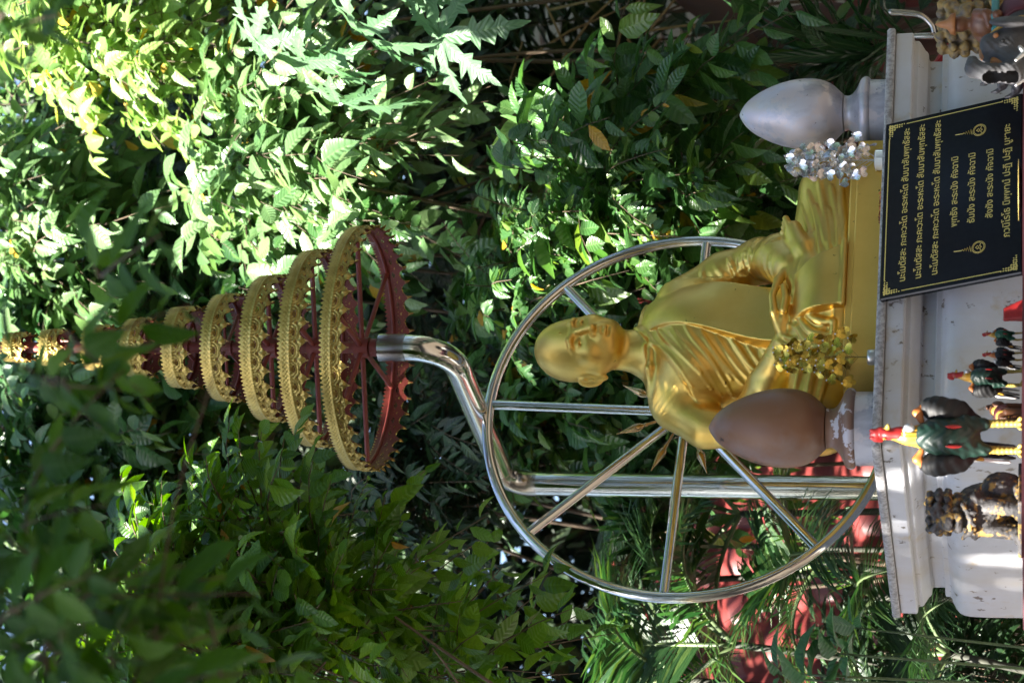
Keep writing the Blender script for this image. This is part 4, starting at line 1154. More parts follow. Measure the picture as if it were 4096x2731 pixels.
G1, G2 = (.020,.062,.014), (.040,.105,.022)
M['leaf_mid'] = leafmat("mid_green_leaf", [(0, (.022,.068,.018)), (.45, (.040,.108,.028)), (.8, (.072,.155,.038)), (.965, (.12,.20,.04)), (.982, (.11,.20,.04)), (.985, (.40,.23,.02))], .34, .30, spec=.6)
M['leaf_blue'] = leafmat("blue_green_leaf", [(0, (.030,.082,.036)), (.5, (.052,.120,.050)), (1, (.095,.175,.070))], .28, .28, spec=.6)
M['leaf_sunlit'] = leafmat("sunlit_green_leaf", [(0, (.065,.140,.050)), (.5, (.105,.190,.075)), (.985, (.155,.240,.100)), (.988, (.40,.25,.03)), (1, (.40,.23,.03))], .34, .30, spec=.6)  # lit copy of the mid green: sunlight put into the colour
M['leaf_lime'] = leafmat("lime_leaf", [(0, (.10,.20,.055)), (.5, (.16,.26,.075)), (.975, (.23,.32,.10)), (.98, (.36,.28,.04)), (1, (.40,.26,.04))], .38, .33)  # lime green, raised further to put sunlight into the colour
M['leaf_shade_dark'] = leafmat("shade_green_leaf", [(0, (.007,.022,.007)), (.6, (.014,.040,.012)), (1, (.026,.062,.016))], .20, .42)  # green darkened to put shade into the colour
M['leaf_shade'] = leafmat("deep_shade_leaf", [(0, (.005,.014,.005)), (.6, (.010,.026,.008)), (1, (.018,.038,.010))], .15, .55)  # darkest leaf copy, deep shade put into the colour
M['leaf_shrub'] = leafmat("shrub_leaf", [(0, (.036,.100,.012)), (.5, (.064,.150,.018)), (.992, (.110,.205,.030)), (.995, (.24,.15,.03)), (1, (.25,.14,.02))], .40, .36)
M['leaf_branch'] = leafmat("branch_leaf", [(0, (.016,.058,.006)), (.6, (.030,.090,.009)), (1, (.060,.135,.016))], .38, .5, spec=.3)
M['leaf_palm'] = leafmat("palm_leaflet", [(0, (.012,.042,.014)), (.6, (.024,.070,.019)), (1, (.060,.105,.024))], .28, .34)
M['leaf_papaya'] = leafmat("papaya_leaf", [(0, (.06,.135,.065)), (1, (.095,.175,.085))], .36, .45)
M['leaf_glossy'] = leafmat("glossy_strap_leaf", [(0, (.014,.045,.018)), (1, (.030,.080,.024))], .18, .22)
M['leaf_big'] = leafmat("broad_glossy_leaf", [(0, (.030,.090,.040)), (1, (.052,.130,.050))], .30, .36)

# ------------------------------------------------------------------ background creepers and shrubs
def gnd(p): return (p[0], p[1], 0.0)
def hang(p, q): return [gnd(p), (p[0]+.1, p[1]+.1, q[2]*.5), tuple(q)]
PL = [
 # name, label, category, blobs, sprays, length, leaf, leaves, kind, material, seed, extra
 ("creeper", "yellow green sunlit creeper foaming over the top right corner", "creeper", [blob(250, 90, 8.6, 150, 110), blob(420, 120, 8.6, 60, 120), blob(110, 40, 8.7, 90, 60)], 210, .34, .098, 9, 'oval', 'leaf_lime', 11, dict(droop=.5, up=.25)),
 ("creeper", "bright leafy curtain spilling down in full sun beside the papaya leaves", "creeper", [blob(620, 300, 8.4, 110, 130), blob(760, 340, 8.35, 80, 110), blob(690, 190, 8.5, 110, 80), blob(830, 430, 8.3, 40, 70), blob(560, 420, 8.5, 60, 90)], 300, .36, .108, 9, 'oval', 'leaf_sunlit', 12, dict(droop=.65, up=.15)),
 ("creeper", "pale sunlit hanging leaves high on the right near the edge of the picture", "creeper", [blob(70, 250, 9, 90, 90), blob(40, 480, 9, 70, 120), blob(150, 600, 9, 90, 110), blob(230, 530, 9.1, 60, 70)], 260, .36, .108, 9, 'oval', 'leaf_sunlit', 13, dict(droop=.55, up=.2)),
 ("creeper", "half shaded blue green leaves above the tip of the parasol", "creeper", [blob(120, 820, 9.3, 130, 90), blob(330, 720, 9.4, 120, 110), blob(480, 560, 9.4, 90, 100), blob(60, 960, 9.3, 90, 90)], 270, .36, .112, 9, 'round', 'leaf_blue', 14, dict(droop=.5, up=.2)),
 ("creeper", "dark leafy tangle in shade left of the small upper tiers of the parasol", "creeper", [blob(220, 1060, 9.4, 190, 130), blob(470, 1000, 9.5, 120, 80), blob(330, 1200, 9.4, 160, 110)], 260, .38, .115, 9, 'round', 'leaf_mid', 15, dict(droop=.5, up=.2)),
 ("creeper", "shaded hollow of brown twigs and dark leaves behind the sunlit curtain", "creeper", [blob(420, 300, 10.2, 160, 170), blob(320, 420, 10.2, 110, 130), blob(560, 560, 10.1, 120, 110)], 150, .40, .115, 9, 'oval', 'leaf_shade_dark', 16, dict(droop=.5, up=.2)),
 ("creeper", "leaves hanging in half light behind the right side of the large parasol tiers", "creeper", [blob(660, 560, 9.0, 110, 60), blob(820, 520, 8.8, 90, 60), blob(560, 660, 9.2, 80, 70), blob(900, 480, 8.7, 40, 40)], 140, .34, .104, 9, 'oval', 'leaf_mid', 17, dict(droop=.6, up=.15)),
 ("vine", "thin trailing vine strands hanging in the dark gap below the sunlit curtain", "vine", [blob(1040, 380, 9.3, 90, 40), blob(1120, 600, 9.2, 60, 50), blob(1060, 700, 9.3, 60, 60)], 26, .34, .075, 12, 'oval', 'leaf_mid', 18, dict(droop=.9, up=0, pair=False)),
 ("shrub", "leafy green shrub filling the space right of the statue above the silver finial", "shrub", [blob(1420, 330, 8.0, 110, 110), blob(1560, 300, 8.0, 100, 110), blob(1500, 450, 8.0, 140, 90), blob(1340, 380, 7.9, 60, 70), blob(1640, 480, 8.1, 80, 90), blob(1600, 200, 8.1, 70, 60)], 190, .34, .115, 9, 'oval', 'leaf_mid', 19, dict(droop=.35, up=.35)),
 ("vine", "fine feathery vine with small paired leaflets right of the statue's head", "vine", [blob(1190, 690, 8.0, 50, 70), blob(1240, 600, 8.0, 60, 60), blob(1300, 520, 8.0, 60, 50), blob(1380, 420, 7.8, 60, 80), blob(1250, 330, 7.8, 30, 60)], 70, .34, .052, 13, 'oval', 'leaf_mid', 20, dict(droop=.45, up=.1, pair=True, face=.25)),
 ("creeper", "broad shaded leaves directly behind the statue's head and shoulder", "creeper", [blob(1280, 620, 8.7, 120, 90), blob(1420, 680, 8.6, 110, 90), blob(1540, 600, 8.6, 100, 70), blob(1220, 800, 8.8, 90, 90), blob(1660, 520, 8.6, 60, 60)], 240, .36, .115, 9, 'oval', 'leaf_mid', 21, dict(droop=.45, up=.25)),
 ("creeper", "leafy creeper seen through the wheel left of the statue's head", "creeper", [blob(1270, 930, 8.7, 110, 70), blob(1400, 960, 8.6, 100, 80), blob(1480, 1060, 8.6, 70, 60), blob(1180, 960, 8.8, 60, 60)], 190, .36, .108, 9, 'oval', 'leaf_mid', 22, dict(droop=.5, up=.25)),
 ("creeper", "feathery compound leaves drooping in shade under the left rim of the parasol", "creeper", [blob(960, 930, 8.8, 60, 60), blob(1000, 1060, 8.8, 110, 90), blob(880, 1150, 8.9, 70, 80), blob(1090, 1160, 8.8, 50, 60)], 130, .34, .082, 10, 'lance', 'leaf_shade_dark', 23, dict(droop=.6, up=.2, pair=True)),
 ("shrub", "dim undergrowth behind the silver finial at the right", "shrub", [blob(1720, 330, 9.0, 90, 130), blob(1850, 400, 9.0, 90, 120), blob(1750, 520, 8.9, 80, 80), blob(1900, 250, 9.1, 70, 100)], 130, .34, .105, 9, 'oval', 'leaf_shade_dark', 24, dict(droop=.4, up=.3)),
 ("creeper", "dark hanging creeper in the deep shade at the right edge", "creeper", [blob(1180, 180, 10.2, 130, 130), blob(1380, 90, 10.2, 120, 100), blob(1230, 420, 10, 110, 90)], 70, .38, .10, 10, 'lance', 'leaf_shade_dark', 25, dict(droop=.7, up=.1)),
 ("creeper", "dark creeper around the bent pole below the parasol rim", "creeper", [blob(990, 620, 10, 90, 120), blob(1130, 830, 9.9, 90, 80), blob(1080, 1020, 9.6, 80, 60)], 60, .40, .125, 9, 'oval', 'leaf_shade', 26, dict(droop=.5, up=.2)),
 ("shrub", "dark undergrowth at the foot of the palms in the lower left corner", "shrub", [blob(2160, 1500, 8.3, 120, 70), blob(2290, 1440, 8.4, 70, 60), blob(2020, 1530, 8.4, 80, 50), blob(2300, 1540, 8.2, 60, 40)], 170, .34, .125, 8, 'lance', 'leaf_shade_dark', 27, dict(droop=.5, up=.3)),
]
for nm, lab, cat, bl, n, ln, lf, nl, kind, mt, sd_, kw in PL:
    c0 = bl[0][0]; trunks = []
    rg_ = random.Random(sd_)
    for q in range(2 if n > 100 else 1):
        c1 = bl[rg_.randrange(len(bl))][0]
        x_, y_ = c1[0] + rg_.uniform(-.3, .3), c1[1] + rg_.uniform(.1, .5)
        trunks.append(([(x_, y_, 0), (x_ + rg_.uniform(-.15, .15), y_, c1[2]*.4), (x_ + rg_.uniform(-.2, .2), y_, c1[2]*.75), tuple(c1)], .012))
    if not kw.get('pair'): n, ln, lf = int(n*.70), ln*1.05, lf*.95
    plant(nm, lab, cat, (c0[0], c0[1] + .3, 0), bl, n, ln, lf, nl, kind, mt, trunks, seed=sd_, group="creepers and shrubs behind the shrine", **kw)

# ------------------------------------------------------------------ shrubs and branches nearer than the statue, on the left
near = [
 ("foreground_tree", "leafy green tree in focus left of the parasol, wavy leaves over its lower tiers", "tree",
  [blob(600, 1210, 5.9, 110, 60, .25), blob(430, 1330, 5.8, 120, 80, .3), blob(700, 1320, 5.8, 110, 70, .3), blob(600, 1500, 5.7, 170, 90, .3), blob(430, 1500, 5.6, 110, 100, .3), blob(790, 1440, 5.8, 90, 90, .3)], 330, .24, .070, 10, 'oval', 'leaf_shrub', 31,
  [([(-1.25, 5.9, 0), (-1.2, 5.85, 1.5), (-1.05, 5.8, 2.6), (-.85, 5.8, 3.2)], .020), ([(-1.05, 5.8, 2.5), (-.8, 5.8, 2.9), (-.62, 5.85, 3.2)], .005), ([(-1.1, 5.8, 2.2), (-.95, 5.7, 2.75), (-.75, 5.7, 2.95)], .005)], dict(droop=.25, up=.45, out=(.2, -.15, 0))),
 ("foreground_shrub", "loose leafy branches at the left edge below the in-focus tree", "shrub",
  [blob(930, 1500, 6.3, 100, 60, .3), blob(1060, 1530, 6.4, 80, 50, .3), blob(1180, 1520, 6.6, 50, 40, .25), blob(880, 1560, 6.2, 100, 40, .3)], 96, .26, .078, 8, 'oval', 'leaf_shrub', 32,
  [([(-1.5, 6.6, 0), (-1.45, 6.5, 1.6), (-1.3, 6.4, 2.4), (-1.1, 6.4, 2.8)], .011), ([(-1.45, 6.5, 1.6), (-1.2, 6.5, 2.1), (-1.05, 6.5, 2.3)], .006)], dict(droop=.3, up=.3, out=(.2, -.15, 0))),
 ("overhanging_branch", "out of focus dark leafy branch filling the upper left corner", "branch",
  [blob(70, 1400, 2.95, 90, 130, .2), blob(240, 1560, 2.9, 100, 60, .18), blob(40, 1200, 3.0, 45, 45, .12), blob(60, 1500, 2.9, 80, 100, .2)], 42, .17, .062, 8, 'oval', 'leaf_branch', 33,
  [([(-1.4, 3.0, 0), (-1.3, 3.0, 1.4), (-.95, 2.95, 2.1), (-.6, 2.9, 2.45), (-.35, 2.95, 2.55)], .005)], dict(droop=.3, up=.1, out=(.15, -.05, -.05))),
 ("overhanging_branch", "out of focus leafy twig crossing the small upper tiers of the parasol", "branch",
  [blob(185, 730, 3.1, 35, 60, .1), blob(225, 640, 3.1, 20, 40, .08), blob(120, 850, 3.05, 45, 50, .1)], 9, .12, .064, 6, 'oval', 'leaf_branch', 34,
  [([(-.55, 3.0, 2.66), (-.25, 3.05, 2.64), (-.06, 3.1, 2.60), (.04, 3.1, 2.56)], .0018)], dict(droop=.3, up=0, out=(.2, 0, -.1))),
 ("overhanging_branch", "few blurred leaves dangling at the top right corner of the view", "branch",
  [blob(60, 70, 3.1, 40, 40, .1), blob(20, 130, 3.1, 30, 30, .08)], 5, .10, .052, 5, 'oval', 'leaf_branch', 35,
  [([(.95, 3.1, 2.8), (.8, 3.1, 2.78), (.7, 3.1, 2.74)], .004)], dict(droop=.3, up=0)),
]
for nm, lab, cat, bl, n, ln, lf, nl, kind, mt, sd_, trunks, kw in near:
    p0 = trunks[0][0][0]
    plant(nm, lab, cat, (p0[0], p0[1], p0[2] if p0[2] > 0 else 0), bl, n, ln, lf, nl, kind, mt, trunks, seed=sd_, group=None, **kw)

# broad-leaved shoot, lower left
def broad_shoot(label, tips, base, seed):
    rg = np.random.default_rng(seed); lv = Leaves('round', rg); st = []
    t = thing("broad_leaved_shrub", label, "shrub", tuple(base))
    for tip, L_, k in tips:
        tip = np.array(tip)
        st.append((smooth_path([base, (np.array(base)+tip)/2 + np.array([.03, .02, .1]), tip], 5), .006))
        for j in range(k):
            a = j*2.4 + rg.uniform(0, .6); el = .15 + .5*(j % 3)/2
            d = np.array([math.cos(a), math.sin(a)*.8 - .15, el])
            lv.add(tip - np.array([0, 0, .03*j/k]) + d*.015, d, np.array([-.25*math.cos(a), -.35, 1.0]) + rg.normal(0, .15, 3), L_ * rg.uniform(.75, 1.15))
    for o in (put("foliage", lv.mesh("foliage"), M['leaf_big'], t), stem_mesh(st, 6).build("stems", M['green_stem'], t, True)): o.matrix_parent_inverse = Matrix.Translation(-Vector(base))
    return t
broad_shoot("glossy broad leaved shrub at the lower left corner in front of the palms", [(W(1925, 1500, 5.9), .125, 7), (W(1790, 1545, 5.9), .11, 5), (W(1850, 1560, 5.8), .12, 5), (W(1960, 1440, 6.0), .09, 4)], (-.95, 6.0, 0.0), 41)

# ------------------------------------------------------------------ palms
def frond(base, dirv, L_, n, leaf, rg, droop=.6, wid=.014, vee=.35):
    t = np.linspace(0, 1, 16)
    d = nrm(np.array(dirv, float)); dn = np.array([0, 0, -1.0])
    P = np.array(base) + np.outer(t*L_, d) + np.outer(droop*L_*t**2.2, dn)
    rach = P
    tt = np.linspace(.16, .99, n)
    C = np.stack([np.interp(tt, t, P[:, k]) for k in range(3)], 1)
    tan = nrm(np.gradient(C, axis=0))
    side = nrm(np.cross(tan, [0, 0, 1.0])); upn = np.cross(side, tan)
    V, Q = [], []
    for sgn_ in (-1, 1):
        ll = leaf * (np.sin(np.pi * np.clip(.12 + .82*tt, 0, 1)) ** .6) * rg.uniform(.85, 1.1, n)
        dd = nrm(side*sgn_*.85 + tan*(.42 + .35*tt[:, None]) + upn*vee + rg.normal(0, .07, (n, 3)))
        for i in range(n):
            st = []
            for k, (f, w_) in enumerate(((0, .35), (.3, 1), (.65, .8), (1, .06))):
                c = C[i] + dd[i]*ll[i]*f + np.array([0, 0, -1.0])*ll[i]*(.10 + .30*abs(rg.normal(.6, .3)))*f*f
                wv = nrm(np.cross(dd[i], upn[i] + .3*side[i]*sgn_)) * wid*.5*w_ * (leaf/.34)
                st += [c - wv, c + wv]
            b = len(V); V += st; Q += [(b+2*k, b+2*k+1, b+2*k+3, b+2*k+2) for k in range(3)]
    return rach, np.array(V), np.array(Q)
def palm(label, base, tops, seed, mt='leaf_palm', leaf=.34, n=58):
    rg = np.random.default_rng(seed)
    t = thing("areca_palm", label, "palm", tuple(base), 0, "palms in front of the red roof")
    inv = Matrix.Translation(-Vector(base))
    sm = MB()
    for top, fr in tops:
        top = np.array(top); b0 = np.array(base) + np.array([rg.uniform(-.12, .12), rg.uniform(-.1, .1), 0])
        sm.tube(smooth_path([b0, (b0*2+top)/3 + np.array([.03, 0, 0]), (b0+2*top)/3, top], 5), .012, 8)
        for az, el, L_, dr in fr:
            d = (math.cos(R(az))*math.cos(R(el)), math.sin(R(az))*math.cos(R(el)), math.sin(R(el)))
            rc, V, Q = frond(top, d, L_, n, leaf, rg, dr)
            fm = mesh_np("frond", V, Q, True); set_uv(fm, np.tile([(-1.0, .5), (1.0, .5)], (len(V)//2, 1)))
            f = put("frond", fm, M[mt], t); f.matrix_parent_inverse = inv
            rb = MB().tube(list(rc), [.008*(1.2 - k/len(rc)) for k in range(len(rc))], 6).build("midrib", M['green_stem'], f, True)
    o = sm.build("stems", M['palm_cane'], t, True); o.matrix_parent_inverse = inv
    return t
def top(xd, yd, Y): return W(xd, yd, Y)
palm("areca palm with fanned fronds seen through the lower left of the wheel", (-.62, 8.5, 0), [(top(1700, 1180, 8.2), [(70, 60, .8, .5), (150, 45, .9, .6), (20, 45, .8, .6), (200, 25, .8, .6)]), (top(1620, 1330, 8.4), [(170, 50, .8, .6), (-20, 55, .8, .6)])], 51)
palm("areca palm with bright arching fronds at the far left", (-1.3, 8.2, 0), [(top(1690, 1480, 7.9), [(100, 70, .9, .45), (30, 55, .9, .5), (160, 55, .9, .6), (-30, 40, .8, .6)]), (top(1560, 1560, 8.1), [(20, 50, .8, .6), (-50, 45, .8, .6), (110, 60, .8, .5)])], 52)
palm("low areca palm with drooping yellowed fronds just left of the pedestal", (-.85, 7.75, 0), [(top(1890, 1290, 7.7), [(90, 55, .62, .5), (-10, 45, .60, .7), (190, 40, .62, .8), (-80, 40, .55, .8), (140, 65, .55, .5)]), (top(2010, 1370, 7.7), [(180, 40, .5, .8), (0, 60, .5, .6), (-70, 30, .45, .8)])], 53, 'leaf_palm', .27, 50)
palm("dark shaded palm under the broad leaved shrub at the lower left", (-1.25, 7.6, 0), [(top(2180, 1500, 7.6), [(20, 35, .55, .5), (100, 60, .5, .5), (170, 30, .5, .6), (-60, 35, .5, .6), (-110, 20, .5, .5)])], 54, 'leaf_shade_dark', .26, 50)
palm("palm fronds behind the upper left of the wheel against deep shade", (-.9, 9.4, 0), [(top(1560, 1250, 9.2), [(80, 60, .9, .5), (10, 40, .9, .5), (150, 40, .9, .5), (200, 50, .9, .6)])], 55, 'leaf_shade_dark', .36, 58)
# strap-leaved plant by the right finial
def strap_plant(label, base, tops, seed, mt):
    rg = np.random.default_rng(seed); lv = Leaves('strap', rg); st = []
    t = thing("strap_leaved_plant", label, "plant", tuple(base))
    for tp, k, L_ in tops:
        tp = np.array(tp); st.append(([np.array(base), (np.array(base)+tp)/2, tp], .012))
        for j in range(k):
            a = j*2.4; el = rg.uniform(.2, 1.3); d = np.array([math.cos(a), math.sin(a), el])
            lv.add(tp - np.array([0, 0, .12*j/k]), d, np.array([-math.cos(a)*el, -math.sin(a)*el, 1.0]), L_*rg.uniform(.7, 1.15))
    for o in (put("foliage", lv.mesh("foliage"), M[mt], t), stem_mesh(st, 6).build("stems", M['stem'], t, True)): o.matrix_parent_inverse = Matrix.Translation(-Vector(base))
strap_plant("strap leaved plant with shiny drooping blades behind the silver finial", (1.75, 8.4, 0), [(W(1960, 125, 8.1), 26, .50), (W(1900, 140, 8.3), 22, .55), (W(2030, 90, 8.0), 14, .40)], 61, 'leaf_glossy')
strap_plant("dry bladed bamboo like clump in the dark at the right edge", (1.6, 10.4, 0), [(W(1250, 190, 10.2), 34, .8), (W(1380, 260, 10.3), 30, .8), (W(1150, 60, 10.3), 30, .8), (W(1450, 100, 10.3), 26, .8)], 62, 'leaf_shade_dark')

# ------------------------------------------------------------------ papaya tree, its lobed leaves hanging in from the right
def papaya_leaf(rg, r):
    """seven toothed lobes about one point; returns verts in the leaf plane (along, across, lift) and quads"""
    st = [(.0, .02, 0), (.16, .075, 0), (.30, .115, 0), (.41, .075, 0), (.47, .205, .09), (.54, .085, 0), (.61, .185, .08), (.69, .065, 0), (.74, .135, .05), (.83, .055, 0), (.92, .045, 0), (1.0, .004, 0)]
    V, Q = [], []
    for i in range(7):
        a0 = R(-138 + 46*i) + rg.normal(0, .05); Lb = r * (1.0 - .11*abs(i - 3)) * rg.uniform(.92, 1.08); dr = rg.uniform(.25, .55); tw = rg.normal(0, .12)
        b = len(V)
        for f, w_, sh in st:
            for s_ in (-1, 0, 1):
                x = (f + (sh if s_ else 0) * rg.uniform(.6, 1.3)) * Lb; y = s_*w_*Lb*(rg.uniform(.8, 1.15) if w_ > .1 else 1)
                V.append((x*math.cos(a0) - y*math.sin(a0), x*math.sin(a0) + y*math.cos(a0), -dr*x*x/r + abs(y)*.30 + y*tw + .0012*i + .004*math.sin(x*70 + i)))
        for k in range(len(st) - 1):
            Q += [(b+3*k, b+3*k+1, b+3*k+4, b+3*k+3), (b+3*k+1, b+3*k+2, b+3*k+5, b+3*k+4)]
    return V, Q
def papaya(label, base, crown, leaves, seed):
    rg = np.random.default_rng(seed)
    t = thing("papaya_tree", label, "tree", tuple(base)); inv = Matrix.Translation(-Vector(base))
    o = MB().tube(smooth_path([base, (base[0]-.05, base[1], crown[2]*.5), crown], 6), [.075]*3 + [.065]*10, 12).build("trunk", M['bark'], t, True); o.matrix_parent_inverse = inv
    for pos, nrm_, up_, r in leaves:
        pos = np.array(pos); n = Vector(nrm_).normalized(); u = Vector(up_); u = (u - n*u.dot(n)).normalized(); s_ = n.cross(u)
        LV, F = papaya_leaf(rg, r)
        V = [tuple(Vector(pos) + u*x + s_*y + n*z) for x, y, z in LV]
        lf = MB().add(V, F).build("leaf", M['leaf_papaya'], t, True); set_uv(lf.data, [((k % 3) - 1, ((k // 3) % 12) / 6.0) for k in range(len(V))]); lf.matrix_parent_inverse = inv
        c = np.array(crown); mid = (c + pos)/2 + np.array([0, 0, .10])
        pe = MB().tube(smooth_path([c, mid, pos], 6), [.010 - .0004*k for k in range(13)], 7).build("petiole", M['green_stem'], lf, True); pe.matrix_parent_inverse = inv
cr = (1.75, 8.1, 4.75)
papaya("papaya tree with large jagged lobed leaves reaching in at the upper right", (1.85, 8.1, 0), cr,
   [(W(1010, 85, 7.6), (-.30, -.80, .5), (.1, -.2, -1), .31), (W(830, 70, 7.6), (-.75, -.15, .6), (-.5, -.3, -.8), .30), (W(700, 130, 7.7), (-.80, -.1, .5), (-.4, .1, -1), .31),
    (W(590, 90, 7.8), (-.6, -.5, .6), (-.5, .1, -.9), .27), (W(780, 230, 7.6), (-.9, -.1, .3), (-.3, 0, -1), .26), (W(930, -60, 7.9), (-.3, -.6, .7), (.3, -.3, -1), .28)], 71)

# trunk and low branches on the right
tk = thing("tree_trunk", "thick dark reddish brown leaning trunk at the lower right edge", "tree", (2.0, 9.6, 0))
o = MB().tube(smooth_path([(1.35, 9.5, 0), tuple(W(2150, 70, 9.5)), tuple(W(1900, 60, 9.5)), tuple(W(1740, 70, 9.6)), tuple(W(1600, -20, 9.7)), tuple(W(1400, -160, 9.8)), tuple(W(900, -260, 9.9))], 8), [.095]*20 + [.088]*20 + [.08]*9, 16).build("trunk", M['bark_red'], tk, True)
o.matrix_parent_inverse = Matrix.Translation((-2.0, -9.6, 0))
o = MB().tube(smooth_path([tuple(W(1780, 70, 9.6)), tuple(W(1600, 170, 9.5)), tuple(W(1440, 300, 9.4)), tuple(W(1300, 400, 9.5)), tuple(W(1000, 520, 9.7))], 8), [.07 - .0015*k for k in range(33)], 12).build("limb", M['bark_red'], tk, True)
o.matrix_parent_inverse = Matrix.Translation((-2.0, -9.6, 0))
dc = MB(); rg = random.Random(9)
for k in range(26):
    x_, y_ = rg.uniform(1150, 1700), rg.uniform(20, 420)
    p = W(x_, y_, 9.7 + rg.uniform(-.3, .4)); d = np.array([rg.uniform(-.5, .5), rg.uniform(-.2, .2), rg.uniform(-.55, .1)])
    dc.tube([p, p + d*.5 + np.array([0, 0, .05]), p + d], [.006, .005, .003], 5)
tag(dc.build("dead_twigs", M['dry']), "dead tan twigs and dry blades tangled in the shade at the right", "twigs", kind="stuff")
# small steel rail and a red board, right edge
rl = thing("steel_handrail", "bent steel handrail in front of the dark trunk at the right edge", "handrail", tuple(gnd(W(2150, 75, 7.6))))
p0 = gnd(W(2150, 75, 7.6))
o = MB().tube(smooth_path([tuple(W(2040, 28, 7.6)), tuple(W(2080, 30, 7.6)), tuple(W(2115, 36, 7.6)), tuple(W(2140, 58, 7.6)), tuple(W(2150, 80, 7.6)), tuple(W(2185, 82, 7.6)), (W(2185, 82, 7.6)[0], 7.6, .01)], 5), .010, 12).build("rail", M['steel_dull'], rl, True)
o.matrix_parent_inverse = Matrix.Translation(-Vector(p0))
rbp = W(2160, 130, 7.25)
rb = thing("red_board", "sloping red painted board glimpsed behind the waist of the pedestal", "board", (rbp[0], rbp[1], 0))
o = MB().tube([tuple(W(2230, 60, 7.25)), tuple(W(2100, 200, 7.25)), (W(2100, 200, 7.25)[0]-.35, 7.25, .05)], .03, 4).build("plank", M['red'], rb)
o.matrix_parent_inverse = Matrix.Translation((-rbp[0], -rbp[1], 0))

# ------------------------------------------------------------------ far wood closing the view, and tall trees put in to shade the shrine
def cloud(name, rg, n, boxes, leaf, kind, mt):
    lv = Leaves(kind, rg)
    for lo, hi, f in boxes:
        m = int(n * f); P = rg.uniform(lo, hi, (m, 3))
        c = np.repeat(P[::6], 6, 0)[:m]; P = c + rg.normal(0, .30, P.shape)
        D = nrm(rg.normal(0, 1, P.shape) + np.array([0, -.3, -.4])); N = nrm(rg.normal(0, .6, P.shape) + np.array([-.2, -.4, .9]))
        lv.add(P, D, N, leaf * rg.uniform(.7, 1.3, m))
    return put(name, lv.mesh(name), M[mt])
rg = np.random.default_rng(90)
tag(cloud("dense_wood", rg, 60000, [((-5, 13.4, 0), (5.5, 15.8, 7.2), .58), ((-5, 12.2, 3.9), (5.5, 13.4, 7.6), .16), ((-5.8, 8.5, 0), (-2.6, 13, 7), .13), ((2.6, 8.5, 0), (6, 13, 7), .13)], .19, 'coarse', 'leaf_shade'), kind="stuff", label="dark dense wood closing the view behind the shrine", cat="wood")  # side masses out of view are added to darken the background
tag(cloud("hanging_foliage", rg, 5000, [((-2.6, 11.2, 3.9), (2.8, 12.4, 6.4), .66), ((.1, 11.4, 2.8), (2.8, 12.4, 4.2), .34)], .13, 'oval', 'leaf_shade_dark'), kind="stuff", label="dark mass of hanging leaves between the creepers and the wood", cat="foliage")
rg = np.random.default_rng(91)
tag(cloud("shade_wood", rg, 28000, [((-11, -10, 0), (11, -7, 8.5), .48), ((-12, -7, 0), (-8.5, 9, 6.5), .22), ((6.0, -7, 0), (9.0, 9, 9.0), .30)], .42, 'coarse', 'leaf_shade'), kind="stuff", label="unseen dark trees added behind the photographer to dim reflections and skylight", cat="wood")  # unseen leaf mass, added to darken reflections and low skylight

def shade_tree(label, base, crown_pts, leaf, seed, lean=(0, 0)):
    """tall tree put in for shade; its crown is a spread of leafy twigs about the given points"""
    rg = np.random.default_rng(seed); t = thing("shade_tree", label, "tree", tuple(base), 0, "tall trees put in beyond the frame to shade the shrine"); inv = Matrix.Translation(-Vector(base))
    lv = Leaves('oval', rg); n = len(crown_pts)
    P = np.repeat(crown_pts, 9, 0) + rg.normal(0, .13, (n*9, 3))
    D = nrm(rg.normal(0, 1, P.shape) + np.array([0, 0, -.3])); N = nrm(rg.normal(0, .5, P.shape) + np.array([-.3, -.2, .9]))
    k = spot_free(P); P, D, N = P[k], D[k], N[k]
    lv.add(P, D, N, leaf*rg.uniform(.7, 1.25, len(P)))
    o = put("crown", lv.mesh("crown"), M['leaf_mid'], t); o.matrix_parent_inverse = inv
    c = crown_pts.mean(0); tb = MB()
    fork = np.array([base[0]*.7 + c[0]*.3, base[1]*.7 + c[1]*.3, c[2]*.62])
    tb.tube(smooth_path([base, (base + fork)/2 + np.array([.1, .05, 0]), fork], 6), [.16]*6 + [.13]*7, 12)
    for k in range(9):
        e = crown_pts[rg.integers(n)]
        tb.tube(smooth_path([fork, (fork+e)/2 + rg.normal(0, .15, 3), e], 5), [.06 - .0045*q for q in range(11)], 8)
    o = tb.build("trunk", M['bark'], t, True); o.matrix_parent_inverse = inv
# places to shade: unseen crown twigs are laid along their lines to the sun
rg = np.random.default_rng(123)
def shade_pts(items, zc):
    out = []
    for c, r, n in items:
        d = rg.normal(0, .5, (n, 3)); P = np.array(c) + d * np.array(r)
        z = rg.uniform(zc - .55, zc + .55, n)
        out.append(P + SUNV * ((z - P[:, 2]) / SUNV[2])[:, None])
    return np.concatenate(out)
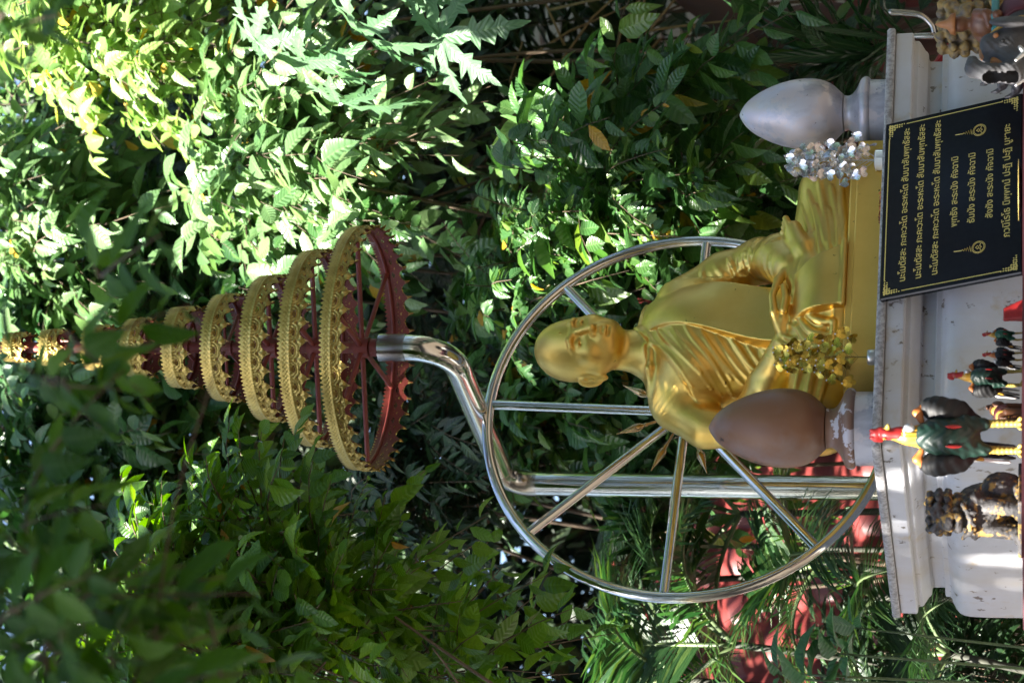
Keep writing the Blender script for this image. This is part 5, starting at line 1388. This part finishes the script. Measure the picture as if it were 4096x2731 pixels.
# where sun is let through: gaps cut in the shade crowns
SUNNY = [(650,1180,5.8,.18),(520,1130,5.9,.15),(600,1270,5.8,.22),(470,1420,5.7,.2),(730,1370,5.8,.2),(420,1180,5.9,.14),(860,1400,6.0,.16),(620,300,8.4,.42),(760,340,8.4,.42),(690,190,8.5,.40),(830,430,8.3,.34),(560,420,8.5,.34),(250,90,8.6,.45),(420,120,8.6,.40),(110,40,8.7,.40),(70,250,9,.42),(60,480,9,.38),(150,600,9,.34),(240,540,9,.30),
         (1000,90,7.6,.34),(780,60,7.6,.34),(860,190,7.5,.32),(690,120,7.7,.32),(560,120,7.8,.3),(1050,30,7.9,.3),(1340,230,7.9,.12),(1300,400,7.9,.12),(1480,300,7.9,.10),(1650,170,8.1,.14),(1190,690,8.0,.10),
         (1640,1190,10.6,.26),(1560,1430,10.6,.30),(1800,1500,10,.26),(1960,1300,9.9,.22),(1750,1130,10.2,.2),         (1500,1500,8.0,.14),(1600,1250,8.3,.14),(600,1130,5.9,.10),(470,1010,5.9,.10),(330,1200,9.4,.10),(480,1180,9.5,.12),(120,900,9.3,.2),(1120,1230,9,.14),(1980,70,8.1,.22),(760,520,9.0,.16)]
def sunny(P):
    k = np.ones(len(P), bool)
    for x, y, Y, r_ in SUNNY:
        d = P - W(x, y, Y); d = d - np.outer(d @ SUNV, SUNV)
        k &= np.linalg.norm(d, axis=1) > r_ + .16
    return P[k]
st_c = LP(.55, .47, .5); um_c = LP(UA, UB, 1.85)
A_ = shade_pts([(st_c, (.55, .45, .55), 330), (LP(.7, .0, -.15), (.75, .4, .35), 330), (um_c + np.array([-.08, 0, 0]), (.40, .35, .9), 330), (LP(.55, 1.0, .6), (.7, .4, .7), 160), (LP(1.25, -.35, -.2), (.45, .3, .3), 200), (LP(1.13, .15, .25), (.22, .22, .3), 80), (LP(UA, UB, 2.55), (.3, .25, .4), 190), (LP(UA, UB, 1.65), (.4, .3, .25), 120), (LP(-.1, .55, -.25), (.3, .6, .35), 150)], 7.2)
A_ = sunny(A_[A_[:, 1] > -3])
shade_tree("tall unseen tree left of the shrine, crown laid out to shade statue and parasol", np.array([-5.2, 2.4, 0]), A_, .15, 81)
B_ = shade_pts([(W(560, 1420, 5.8), (.9, .6, .8), 220), (W(120, 1350, 2.95), (.6, .4, .5), 150), (W(225, 720, 3.1), (.35, .3, .3), 40), (W(330, 1100, 9.4), (.8, .6, .7), 200), (W(1050, 1150, 9), (.8, .7, .8), 200)], 7.6)
B_ = sunny(B_)
shade_tree("tall unseen tree further left, crown laid out to shade the shrubs", np.array([-6.8, 4.6, 0]), B_, .16, 82)
C_ = shade_pts([(W(1000, 600, 9.8), (.9, .9, .8), 420), (W(1100, 200, 10.5), (.9, .9, 1.0), 420), (W(1000, 420, 11.5), (1.0, .8, .8), 250), (W(1010, 330, 9.3), (.4, .4, .35), 200), (W(1030, 520, 9.4), (.45, .4, .4), 170), (W(1250, 620, 8.5), (.45, .4, .4), 200), (W(1250, 60, 9.8), (.5, .5, .6), 200), (W(1800, 300, 9), (.9, .7, .6), 220), (W(1350, 750, 8.7), (.8, .6, .7), 160), (W(420, 360, 10.2), (.45, .5, .5), 90)], 9.2)
C_ = sunny(C_)
shade_tree("tallest unseen tree behind the left shrubs, crown laid out to shade the creepers", np.array([-5.6, 8.4, 0]), C_, .17, 83)
D_ = np.concatenate([rg.uniform((-3.2, 10.2, 6.6), (3.4, 14.5, 8.4), (360, 3)), rg.uniform((2.4, 7.5, 6.2), (4.5, 11, 8.2), (90, 3))])  # crown added overhead to keep skylight off the background
D_ = sunny(D_)
shade_tree("spreading tree added behind the creepers to block the skylight above the wood", np.array([1.0, 13.6, 0]), D_, .20, 84)
E_ = np.concatenate([rg.uniform((2.2, 1.5, 5.2), (5.2, 8.2, 7.8), (460, 3)), rg.uniform((.6, -4.5, 6.0), (4.5, 1.5, 8.0), (240, 3))])  # crown out of view, added to cut ambient light
shade_tree("big unseen tree added right of the photographer to cut skylight over the yard", np.array([5.6, 3.0, 0]), E_, .20, 85)
